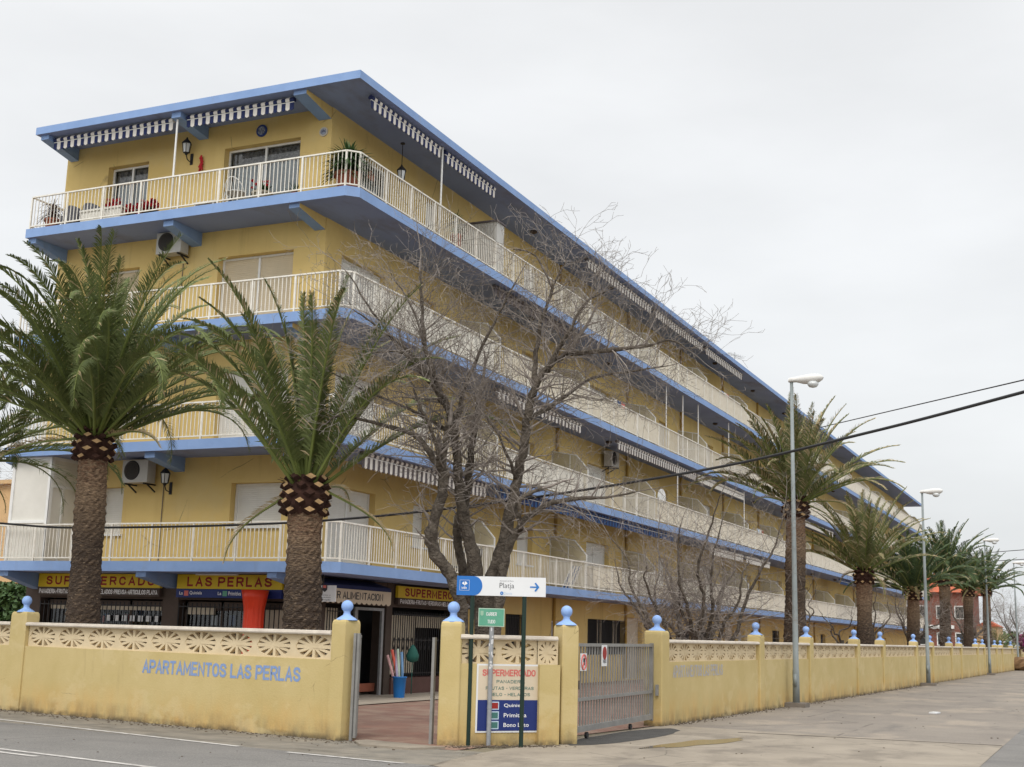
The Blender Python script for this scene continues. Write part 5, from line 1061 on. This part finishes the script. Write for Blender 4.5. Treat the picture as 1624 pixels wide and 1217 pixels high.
# ------------------------------------------------------------------ palms
def frond(b, p0, az, el0, L, curl, nl, lw, ll, rnd, twist=0.0, dryp=0.1, vee=0.55):
    """feather leaf: midrib arching under its weight with narrow leaflets on both sides. mats: 0 leaflet 1 midrib 2 dry leaflet"""
    seg = 14; p = Vector(p0); e_ = el0; pts = [p.copy()]; dirs = []
    azz = az
    for k in range(seg):
        t_ = (k+.5)/seg; d = Vector((math.cos(azz)*math.cos(e_), math.sin(azz)*math.cos(e_), math.sin(e_))); dirs.append(d)
        p = p + d*(L/seg); pts.append(p.copy()); e_ -= curl*(0.12+2.6*t_**2.4)/seg * (1.0 if e_ > -1.35 else 0.15); azz += twist/seg
    dirs.append(dirs[-1])
    b.tube(pts, [0.030*(1-.92*k/seg)+.003 for k in range(seg+1)], 4, 1, False)
    for i in range(nl):
        if rnd.random() < .05: continue
        t_ = 0.13 + 0.87*(i+.5)/nl; f_ = t_*seg; k = min(int(f_), seg-1); q = pts[k].lerp(pts[k+1], f_-k); d = dirs[k].lerp(dirs[min(k+1, seg)], f_-k).normalized()
        side = d.cross(Vector((0, 0, 1)))
        if side.length < .08: side = Vector((-math.sin(az), math.cos(az), 0))
        side.normalize(); up = side.cross(d).normalized()
        prof = min(1.0, .25+t_*3.6) * (1.0 if t_ < .58 else max(.22, 1-(t_-.58)*1.8)); le = ll*prof*rnd.uniform(.78, 1.14)
        fw = .55+.75*t_
        for s_ in (-1, 1):
            v = rnd.uniform(vee-.25, vee+.2); ld = (side*s_*math.cos(v) + up*math.sin(v) + d*fw*rnd.uniform(.8, 1.2)).normalized()
            m1 = q + ld*(le*.5); tip = q + ld*le + Vector((0, 0, -le*rnd.uniform(.08, .30))); wv = (d*.8+up*.4*s_).normalized()*(lw*.5)
            mi = 2 if (rnd.random() < dryp*(.4+1.2*t_)) else 0
            bb = len(b.v); b.v += [tuple(q-wv*.6), tuple(q+wv*.6), tuple(m1+wv), tuple(m1-wv), tuple(tip)]; b.f += [(bb, bb+1, bb+2, bb+3), (bb+3, bb+2, bb+4)]; b.m += [mi, mi]
def palm(label, x, y, zc, r, lean, n, L, seed, elmin, elmax, curl, nl, dry, lm, rmat, group, top_r=None, ll=.46, collar=1.38, lw=.034, dead=3):
    rnd = random.Random(seed); t_ = thing('palm_tree', label, 'palm tree', (x, y, 0), group)
    b = B(); ring = 28; nz = int(zc/0.055); tx, ty = lean
    rows = int(zc/0.085)
    for k in range(nz+1):
        z = zc*k/nz; f_ = k/nz; cx__, cy__ = x+tx*f_, y+ty*f_
        rr_ = r*(1.18-.20*min(1, f_*1.6)+.04*math.sin(z*3.1+seed)+.10*max(0, 1-z/.6))
        for i in range(ring):
            a = 2*math.pi*i/ring; row = int(z/.085); ph = (i/ring*14 + (row % 2)*.5) % 1; sc_ = .028*(1-abs(ph-.5)*2)*((z/.085) % 1) + rnd.uniform(-.010, .010)
            q = rr_+sc_; b.v.append((cx__+q*math.cos(a), cy__+q*math.sin(a), z-.02))
    for k in range(nz):
        for i in range(ring): j = (i+1) % ring; b.f.append((k*ring+i, k*ring+j, (k+1)*ring+j, (k+1)*ring+i)); b.m.append(0)
    b.build('trunk', rmat, t_)
    # trimmed leaf bases below the crown
    c = Vector((x+tx, y+ty, zc)); b = B(); H_ = r*2.1
    b.lathe((c.x, c.y, zc-H_*.75), [(r*1.0, 0), (r*(collar-.15), H_*.25), (r*(collar-.1), H_*.55), (r*.9, H_*.85), (r*.5, H_*1.1)], 20, 0)
    for row in range(5):
        zz = zc-H_*.70+H_*.92*row/4; R_0 = r*(1.02+(collar-1.02)*math.sin(math.pi*min(1, (row+1.1)/5.2))); nn_ = 8
        for i in range(nn_):
            a = 2*math.pi*(i+.5*(row % 2))/nn_ + rnd.uniform(-.08, .08); o = Vector((math.cos(a), math.sin(a), 0)); s_ = Vector((-math.sin(a), math.cos(a), 0)); u = (o*.9+Vector((0, 0, .5))).normalized()
            ce = Vector((c.x, c.y, zz)) + o*R_0*.86; w2_ = r*.33*rnd.uniform(.8, 1.15); ln = r*rnd.uniform(.28, .42); th_ = r*.22
            nrm = u.cross(s_); tip = ce+u*ln*.85+o*r*.05
            quad = [ce-s_*w2_*1.1, ce+nrm*(-th_), ce+s_*w2_*1.1, ce+nrm*th_]; tq = [tip-s_*w2_*.9, tip-nrm*th_*.9, tip+s_*w2_*.9, tip+nrm*th_*.9]; bb = len(b.v)
            b.v += [tuple(v) for v in quad+tq]
            for k in range(4): j = (k+1) % 4; b.f.append((bb+k, bb+j, bb+4+j, bb+4+k)); b.m.append(0)
            b.f.append((bb+4, bb+5, bb+6, bb+7)); b.m.append(1 if rnd.random() < (.8 if row < 4 else .5) else 0)
    for k in range(40):
        a = rnd.uniform(0, 6.28); zz = zc-H_*.7+rnd.uniform(0, H_*.8); o = Vector((math.cos(a), math.sin(a), rnd.uniform(-.3, .5))); p = Vector((c.x, c.y, zz)) + o*r*collar*.9; b.bar(p, p+o*rnd.uniform(.04, .13), .008)
    b.build('leaf_bases', [m_stubd, m_stubl], t_)
    b = B(); ga = math.pi*(3-math.sqrt(5))
    for i in range(n):
        f_ = (i+.5)/n; az = i*ga+rnd.uniform(-.2, .2); el = elmax-(elmax-elmin)*f_**.85+rnd.uniform(-.09, .09)
        p0 = c + Vector((math.cos(az)*r*.55*f_, math.sin(az)*r*.55*f_, H_*.1-.12*f_)); LL_ = L*rnd.uniform(.85, 1.08)*(1 if f_ > .12 else .88)
        frond(b, p0, az, el, LL_, curl*rnd.uniform(.7, 1.3)*(.25+.95*f_), nl, lw, ll, rnd, rnd.uniform(-.35, .35), dry)
    for i in range(dead):
        az = rnd.uniform(0, 6.28); frond(b, c + Vector((math.cos(az)*r*.9, math.sin(az)*r*.9, 0)), az, rnd.uniform(-.5, .25), L*rnd.uniform(.35, .6), 1.6, int(nl*.35), lw*.7, ll*.55, rnd, rnd.uniform(-.8, .8), 3.0)
    b.build('crown', [lm, m_rach, m_dryl], t_)
    return t_
tm1 = trunkmat('palm_trunk_left', 5.1, 1.6); tm2 = trunkmat('palm_trunk_second', 4.0, 1.2); tm3 = trunkmat('palm_trunk_street', 5.4, 1.5)
palm('bushy green palm with arching fronds, left of the two big palms by the front wall', -17.15, 18.74, 5.02, 0.27, (-.14, 0), 72, 4.3, 3, 0.52, 1.50, 2.75, 135, .03, m_palm, tm1, 'palms in front of the building', ll=.46, lw=.027)
palm('upright feather palm right of the bushy one, behind the front wall near the shop', -12.03, 18.26, 3.92, 0.29, (-.14, 0), 30, 3.85, 14, 0.76, 1.50, 1.35, 150, .12, m_palm, tm2, 'palms in front of the building', ll=.37, lw=.027)
palm('palm whose fronds reach in from the left edge of the view', -21.6, 19.6, 4.9, 0.27, (0, 0), 46, 3.5, 8, 0.1, 1.4, 2.0, 60, .05, m_palm, tm1, 'palms in front of the building')
palm('tall sun worn palm behind the nearest street lamp', -8.12, 37.13, 5.52, 0.275, (0.12, 0), 50, 3.3, 21, 0.38, 1.50, 1.35, 95, .26, m_palmE, tm3, 'palms along the side street', ll=.40, lw=.032)
palm('shorter sun worn palm, second along the side street', -7.95, 47.86, 4.12, 0.265, (0.05, 0), 46, 3.2, 22, 0.42, 1.48, 1.2, 85, .22, m_palmE, trunkmat('palm_trunk_street_b', 4.1, 1.5), 'palms along the side street', ll=.38, lw=.034)
for lb, x, y, z, sd_, n, L in (('dark green palm third along the side street before the red house', -7.92, 60.2, 3.95, 31, 46, 3.0), ('dark green palm fourth along the side street with long fronds swept to the right', -7.67, 70.4, 5.0, 32, 46, 3.2),
        ('dark green palm fifth along the side street with a shaggy trunk', -7.58, 81.6, 4.9, 33, 42, 2.9), ('dark green palm farthest along the side street', -7.61, 95.0, 5.4, 34, 44, 3.3)):
    palm(lb, x, y, z, 0.26, (.1, 0), n, L, sd_, 0.25, 1.48, 1.5, 60, .04, m_palmD, tm3 if z > 4.5 else bpy.data.materials['palm_trunk_street_b'], 'palms along the side street', lw=.05)
# small young palm at the far end
b = B(); rnd = random.Random(77)
t_ = thing('young_palm', 'small spiky young palm seen beyond the end of the yellow wall', 'palm tree', (-7.2, 108, 0))
b.lathe((-7.8, 104, 0), [(.25, 0), (.22, 1.3)], 12); b.build('trunk', m_stubd, t_); b = B()
for k in range(34): frond(b, (-7.8, 104, 1.3), k*2.4, rnd.uniform(.2, 1.4), 1.9, .6, 26, .05, .3, rnd, 0, .3)
b.build('crown', [m_palmE, m_rach, m_dryl], t_)

# ------------------------------------------------------------------ bare trees
def grow(b, p, d, L, r, depth, rnd, spread=.55, upb=.12, minr=.0035, kids=3, wig=.22):
    """one wandering branch with side twigs"""
    n = max(3, int(L/.14)); pts = [p.copy()]; rads = [r]; dd = d.normalized()
    for k in range(n):
        dd = (dd + Vector((rnd.gauss(0, wig), rnd.gauss(0, wig), rnd.gauss(0, wig)+upb*.4))*.5).normalized(); p = p+dd*(L/n); pts.append(p.copy()); rads.append(max(minr*.7, r*(1-.72*(k+1)/n)))
        if depth > 0 and k > 0 and rnd.random() < kids/n*1.25:
            s_ = Vector((rnd.gauss(0, 1), rnd.gauss(0, 1), rnd.gauss(0, .8))); s_ = (s_-dd*s_.dot(dd)).normalized(); nd = (dd*(1-spread*.55)+s_*spread*rnd.uniform(.8, 1.5)).normalized()
            grow(b, p, nd, L*rnd.uniform(.4, .72), max(minr, rads[-1]*.62), depth-1, rnd, spread, upb, minr, kids, wig)
    b.tube(pts, rads, 5 if r > .012 else 3, 0, False)
def limb(b, tw, pts, r0, r1, rnd, twigs, tl, depth, sub=5, start=.25, kids=3, n=10, rr=None):
    P = [Vector(p) for p in pts]; out_ = []; m_ = len(P)
    for k in range(m_-1):      # smooth (Catmull-Rom) the measured joints
        a, b_, c, d = P[max(k-1, 0)], P[k], P[k+1], P[min(k+2, m_-1)]
        for i in range(sub):
            t_ = i/sub; out_.append(.5*((2*b_)+(-a+c)*t_+(2*a-5*b_+4*c-d)*t_*t_+(-a+3*b_-3*c+d)*t_**3))
    out_.append(P[-1]); N_ = len(out_)
    rads = [(r0+(r1-r0)*k/(N_-1))*(1+.10*rnd.uniform(-1, 1)+(.25 if rnd.random() < .05 else 0)) for k in range(N_)]
    out_ = [v+Vector((rnd.gauss(0, .012), rnd.gauss(0, .012), 0)) for v in out_]
    b.tube(out_, rads, n, 0, True)
    for i in range(twigs):
        f_ = start+(1-start)*(i+rnd.random())/twigs; k = min(N_-2, int(f_*(N_-1))); dd = (out_[k+1]-out_[k]).normalized(); s_ = Vector((rnd.gauss(0, 1), rnd.gauss(0, 1), rnd.gauss(.25, .8))); s_ = (s_-dd*s_.dot(dd)).normalized()
        grow(tw, out_[k].copy(), (dd*.55+s_).normalized(), tl*rnd.uniform(.5, 1.1)*(1-.3*f_), max(.006, min(.022, rads[k]*.35)), depth, rnd, kids=kids)
    grow(tw, out_[-1].copy(), (out_[-1]-out_[-3]), tl*.8, max(.006, rads[-1]*.9), depth, rnd, kids=kids)
t_ = thing('bare_tree', 'large leafless tree with several crooked stems rising behind the direction sign', 'tree', (-9.8, 20.2, 0))
tb, tw = B(), B(); rnd = random.Random(42)
LIMBS = [ # joints, base radius, end radius, twigs, twig length, depth, start
 ([(-9.9,19.9,.0),(-9.83,19.69,1.64),(-9.93,19.48,2.41),(-10.19,19.26,2.87),(-10.23,19.16,3.23),(-10.08,19.13,3.7),(-10.01,19.09,4.06),(-9.99,19.05,4.27)], .115, .085, 3, .9, 2, .5),
 ([(-9.99,19.05,4.22),(-10.1,18.72,4.55),(-10.32,18.56,4.8),(-10.84,18.29,4.96),(-11.4,18.01,5.07),(-11.64,17.92,4.94)], .06, .012, 9, 1.0, 2, .15),
 ([(-9.99,19.05,4.22),(-9.95,18.65,4.69),(-10.15,18.42,5.29),(-10.27,18.28,5.7)], .045, .014, 6, 1.1, 3, .2),
 ([(-9.99,19.05,4.2),(-9.92,18.99,4.74),(-9.85,18.91,5.0)], .055, .05, 2, .6, 2, .2),
 ([(-9.85,20.4,0),(-9.93,20.54,1.65),(-10.06,20.34,2.29),(-10.19,20.12,3.03),(-10.18,20.03,3.46),(-10.02,20.02,3.9),(-9.94,19.94,4.43),(-9.87,19.88,4.86),(-9.73,19.8,5.51)], .105, .05, 8, 1.2, 3, .55),
 ([(-9.7,20.3,0),(-9.72,20.19,1.65),(-9.75,19.99,2.49),(-9.86,19.79,3.22),(-9.94,19.61,3.85),(-9.95,19.5,4.38),(-9.96,19.38,4.9),(-10.08,19.21,5.43),(-10.22,19.06,5.84),(-10.36,18.86,6.47),(-10.36,18.71,7.21),(-10.36,18.61,7.63)], .135, .016, 20, 1.25, 3, .5),
 ([(-10.0,19.45,4.9),(-9.92,19.56,5.7),(-9.64,19.56,6.35),(-9.31,19.57,7.0),(-8.97,19.57,7.6)], .05, .012, 11, .95, 3, .15),
 ([(-10.22,19.0,5.79),(-10.44,18.55,6.19),(-10.9,18.25,6.59),(-11.27,18.02,6.89)], .035, .010, 9, 1.0, 3, .15),
 ([(-9.65,20.3,0),(-9.65,20.22,1.65),(-9.52,20.08,2.55),(-9.3,20.06,3.13),(-9.14,20.0,3.77),(-9.02,19.95,4.25),(-8.89,19.89,4.83),(-8.82,19.83,5.25),(-8.71,19.79,5.68),(-8.47,19.82,6.05),(-8.14,19.91,6.33)], .135, .045, 13, 1.25, 3, .5),
 ([(-8.71,19.85,5.6),(-8.79,20.05,6.4),(-8.63,19.98,7.04),(-8.42,19.96,7.59),(-8.19,19.95,8.0)], .05, .010, 12, .95, 3, .15),
 ([(-8.47,19.8,6.0),(-8.05,19.67,6.6),(-7.73,19.71,7.13),(-7.4,19.75,7.3)], .045, .010, 13, .85, 3, .12),
 ([(-8.14,19.9,6.3),(-7.41,19.81,6.3),(-6.83,20.06,6.38),(-6.4,20.25,6.5),(-6.1,20.4,6.3)], .045, .010, 14, .9, 3, .1),
 ([(-9.02,19.9,4.2),(-9.12,19.33,4.86),(-9.3,19.18,5.17)], .03, .012, 6, 1.0, 3, .2),
 ([(-8.82,19.85,5.2),(-8.61,20.53,5.58),(-7.98,20.72,6.03),(-7.38,20.97,6.16),(-6.77,21.23,6.28)], .045, .010, 15, 1.15, 3, .12),
 ([(-9.4,19.95,0),(-9.35,19.91,1.65),(-9.19,19.81,2.43),(-9.06,19.75,3.0),(-8.9,19.76,3.32),(-8.77,19.78,3.51),(-8.42,19.89,3.75),(-7.93,20.09,3.86),(-7.55,20.26,3.88),(-7.06,20.46,3.99)], .10, .012, 13, 1.0, 3, .5),
 ([(-8.85,19.7,3.3),(-8.78,19.52,3.61),(-8.73,19.5,3.82),(-8.42,19.61,3.98)], .04, .03, 3, .7, 2, .3),
 ([(-10.08,19.1,5.4),(-9.99,18.41,5.71),(-10.34,18.16,6.1),(-10.82,17.95,6.09)], .035, .01, 9, 1.0, 3, .15),
 ([(-8.45,19.97,7.5),(-8.77,19.9,8.1),(-9.1,19.7,8.2)], .022, .008, 5, .8, 3, .15),
 ([(-10.15,19.1,5.6),(-10.6,18.7,6.2),(-11.1,18.4,6.9),(-11.5,18.1,7.6)], .035, .009, 10, 1.05, 3, .15),
 ([(-9.96,19.38,4.9),(-10.6,18.9,5.3),(-11.3,18.4,5.6),(-11.9,18.0,6.0)], .035, .009, 9, 1.05, 3, .15),
 ([(-10.36,18.9,6.4),(-10.6,18.8,7.1),(-11.0,18.7,7.7)], .025, .008, 7, .9, 3, .15)]
for pts, r0, r1, nt_, tl, dp, st_ in LIMBS: limb(tb, tw, pts, r0, r1, rnd, int(nt_*3.4), tl*.98, dp, start=st_*.75, kids=4.3)
tb.lathe((-9.68, 20.2, -.05), [(.36, 0), (.30, .5), (.25, 1.0), (.20, 1.5)], 18)
for kx in range(0):
    pass
tb.build('trunk', m_trunkT, t_, True); tw.build('twigs', m_twig, t_)
def shrubby(label, x, y, seed, stems, H_, spread, r, tl, dp, cat='tree', group=None, zr=.5):
    t_ = thing('bare_tree', label, cat, (x, y, 0), group); rnd = random.Random(seed); tb, tw = B(), B()
    tb.tube([(x, y, -.05), (x+.02, y, zr*.5), (x, y, zr)], [r*1.3, r*1.1, r], 10)
    for i in range(stems):
        a = 2*math.pi*i/stems+rnd.uniform(-.4, .4); s_ = spread*rnd.uniform(.35, 1.0); h = H_*rnd.uniform(.65, 1.0)
        pts = [(x, y, zr*.8)]
        for k in range(1, 6): f_ = k/5; pts.append((x+math.cos(a)*s_*f_**.65+rnd.gauss(0, .10), y+math.sin(a)*s_*f_**.65+rnd.gauss(0, .10), zr+(h-zr)*f_**1.0+rnd.gauss(0, .05)))
        limb(tb, tw, pts, r*.62, r*.12, rnd, int(27 if dp > 2 else 7), tl, dp, start=.2, kids=3.4, n=7)
    tb.build('trunk', m_trunkT, t_, True); tw.build('twigs', m_twig, t_); return t_
shrubby('rounded leafless tree with many spreading stems behind the wall right of the vehicle gate', -9.2, 31.0, 51, 15, 4.9, 2.5, .10, 1.15, 3, zr=.9)
shrubby('slim young leafless tree just right of the nearest street palm trunk', -9.3, 44.0, 52, 4, 4.1, .9, .05, .8, 2, group='small bare trees behind the wall', zr=1.6)
shrubby('small leafless tree with crooked boughs just left of the second street palm trunk', -9.2, 50.5, 53, 4, 3.6, 1.4, .06, .9, 2, group='small bare trees behind the wall', zr=1.7)
shrubby('pollarded leafless tree between the second and third street palms', -8.9, 56.5, 54, 4, 4.2, 1.4, .07, .9, 2, group='small bare trees behind the wall', zr=1.7)
shrubby('leafless tree in front of the red house between the third and fourth street palms', -8.7, 66, 55, 5, 4.6, 1.8, .10, 1.1, 3, group='small bare trees behind the wall', zr=1.8)
shrubby('crooked dark leafless tree between the fifth and the farthest street palm', -8.0, 88, 56, 5, 4.9, 1.8, .14, 1.2, 3, group='small bare trees behind the wall', zr=1.6)
shrubby('wispy leafless tree against the sky beyond the farthest palm', -6.6, 118, 57, 7, 6.0, 3.2, .12, 1.6, 3, group='small bare trees behind the wall', zr=1.4)
shrubby('thin leafless tree in front of the pale orange house at the left edge', -30.6, 32, 58, 6, 7.2, 1.8, .10, 1.4, 3, zr=2.5)

# ------------------------------------------------------------------ far things
t_ = thing('house', 'pale orange rendered house beyond the hedge at the left edge of the view', 'house', (-42, 44, 0))
b = B(); b.box(-52, 36, 0, -36.3, 50, 6.6); b.build('wall', m_house, t_); b = B(); b.box(-52.2, 35.8, 6.6, -36.1, 50.2, 6.75); b.build('roof', m_house, t_)
b = B(); b.box(-40.5, 35.93, 3.2, -39.3, 35.99, 4.6); b.build('window', m_glassy, t_)
def leafmass(b, c, r, n, rnd, s_=.09):
    for k in range(n):
        v = Vector((rnd.gauss(0, 1), rnd.gauss(0, 1), rnd.gauss(0, 1))).normalized(); v = Vector((v.x*r[0], v.y*r[1], v.z*r[2]))*rnd.uniform(.65, 1.03); p = Vector(c)+v
        e1 = Vector((rnd.uniform(-1, 1), rnd.uniform(-1, 1), rnd.uniform(-1, 1))).normalized(); e2 = e1.orthogonal().normalized(); b.face([p+e1*s_, p+e2*s_*.5, p-e1*s_, p-e2*s_*.5])
def hedge(label, x0, x1, y0, y1, h, n, seed, m, name='hedge'):
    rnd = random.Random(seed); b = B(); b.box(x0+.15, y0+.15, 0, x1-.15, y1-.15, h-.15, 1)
    for k in range(n):
        u, v, w_ = rnd.random(), rnd.random(), rnd.random(); f_ = rnd.choice((0, 0, 1, 2))
        p = Vector((x0+(x1-x0)*u, y0+rnd.uniform(-.08, .15), h*w_)) if f_ == 0 else (Vector((x0+(x1-x0)*u, y0+(y1-y0)*v, h+rnd.uniform(-.15, .12))) if f_ == 1 else Vector((x1+rnd.uniform(-.12, .1), y0+(y1-y0)*v, h*w_)))
        e1 = Vector((rnd.uniform(-1, 1), rnd.uniform(-1, 1), rnd.uniform(-1, 1))).normalized(); e2 = e1.orthogonal().normalized(); s_ = rnd.uniform(.05, .11); b.face([p+e1*s_, p+e2*s_*.6, p-e1*s_, p-e2*s_*.6])
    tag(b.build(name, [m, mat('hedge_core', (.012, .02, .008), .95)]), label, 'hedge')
hedge('clipped dark green hedge left of the supermarket beyond the blue ball', -36, -26.4, 27.5, 30, 2.55, 14000, 5, m_leafd)
t_ = thing('house', 'red brick house with an orange tiled roof and white windows behind the far palms', 'house', (-17, 160, 0))
b = B(); b.box(-21, 157, 0, -14.2, 168, 7.6); b.build('wall', m_brick, t_)
b = B(); b.prism([(-21.4, 156.5, 7.6), (-21.4, 168.4, 7.6), (-21.4, 162.4, 10)], (7.6, 0, 0)); b.build('roof', m_tile, t_)
for x, z in ((-19.5, 4.6), (-17.4, 4.6), (-15.4, 4.6), (-19.5, 1.6), (-17.4, 1.6), (-15.4, 1.6)):
    f = B(); f.box(x-.55, 156.9, z, x+.55, 156.98, z+1.5); fo = f.build('window', m_white, t_); f = B(); f.box(x-.42, 156.86, z+.12, x+.42, 156.9, z+1.38); f.build('pane', m_glassy, fo)
b = B(); b.box(-14.9, 156.8, 0, -14.6, 156.98, 7.6); b.box(-18.8, 156.5, 3.5, -16, 156.98, 3.9); b.build('balcony', m_white, t_)
t_ = thing('house', 'small yellow house right of the red brick one', 'house', (-13, 164, 0)); b = B(); b.box(-13.9, 160, 0, -11.6, 168, 3.9); b.build('wall', m_house, t_); b = B(); b.prism([(-14.0, 159.7, 3.9), (-11.4, 159.7, 3.9), (-12.7, 159.7, 4.6)], (0, 8.6, 0)); b.build('roof', m_tile, t_)
rnd = random.Random(9); b = B(); leafmass(b, (-5.2, 106, 2.0), (1.1, 1.5, .9), 1600, rnd, .12); tag(b.build('bougainvillea', mat('magenta_bracts', (.28, .03, .17), .7, col2=(.08, .10, .03), vscale=2)), 'magenta flowering bush at the right edge above the far wall', 'bush')
b = B(); b.lathe((-5.9, 101.2, 0), [(.3, -.05), (.75, .15), (.85, .45), (.6, .8), (.2, .95)], 12)
for i, v in enumerate(b.v): b.v[i] = (v[0]+.12*math.sin(i*1.7), v[1]+.12*math.cos(i*2.3), v[2])
tag(b.build('boulder', mat('brown_boulder', (.28, .17, .09), .95, var=.4)), 'brown boulder lying at the far end of the yellow wall', 'boulder')
for k, (x, y, rx_, h) in enumerate(((2, 190, 14, 4.5), (26, 210, 16, 5.5), (-28, 230, 22, 5), (50, 190, 18, 6))):
    b = B(); rnd = random.Random(60+k)
    for c in range(9): leafmass(b, (x+rnd.uniform(-rx_, rx_), y+rnd.uniform(-4, 4), h*.5*rnd.uniform(.6, 1)), (4, 4, h*.5), 500, rnd, .5)
    tag(b.build('tree_line', m_leafd), 'distant low dark green tree belt on the horizon', 'trees', kind='stuff')
b = B(); q = Vector((-3.9, 33.2, 0.0)); rnd = random.Random(1)
b.prism([(q.x+.16*math.cos(a)*rnd.uniform(.6, 1), q.y+.22*math.sin(a)*rnd.uniform(.6, 1), .0) for a in [2*math.pi*i/9 for i in range(9)]], (.01, 0, .035)); tag(b.build('litter', m_signw), 'crumpled white scrap of litter lying on the side street', 'litter')
b = B(); b.lathe((-5.38, 16.0, 0.0), [(.34, 0), (.34, .008), (.30, .0085)], 28); tag(b.build('manhole_cover', m_conc), 'round manhole cover sunk in the junction at the bottom edge', 'manhole cover')

# ------------------------------------------------------------------ overhead cables
def cable(pts, r, label, sub=10):
    P = [Vector(p) for p in pts]; o = []; m_ = len(P)
    for k in range(m_-1):
        a, b_, c, d = P[max(k-1, 0)], P[k], P[k+1], P[min(k+2, m_-1)]
        for i in range(sub): t_ = i/sub; o.append(.5*((2*b_)+(-a+c)*t_+(2*a-5*b_+4*c-d)*t_*t_+(-a+3*b_-3*c+d)*t_**3))
    o.append(P[-1]); b = B(); b.tube(o, r, 6); tag(b.build('overhead_cable', m_wire, None, True), label, 'cable', 'overhead cables')
cable([(-27.5, 20.3, 4.1), (-20.99, 20.19, 3.59), (-18.48, 20.25, 3.48), (-13.87, 20.78, 3.59), (-10.01, 21.03, 3.91), (-5.90, 20.58, 4.35), (-3.13, 19.22, 4.63), (-.82, 17.44, 4.81), (4, 13.5, 5.2)], 0.022, 'thick black cable sagging across the front of the building to the right edge')
cable([(-15.1, 58.2, 10.4), (-7.98, 45.17, 9.17), (-1.48, 31.66, 7.71), (6, 16, 6.0)], 0.016, 'thin cable above the thick one right of the first street palm')
cable([(-11.5, 130, 10.2), (2, 88, 8.2)], 0.03, 'faint upper cable at the right edge beyond the lamps'); cable([(-11.5, 130, 9.4), (2, 88, 7.5)], 0.03, 'faint lower cable at the right edge beyond the lamps')
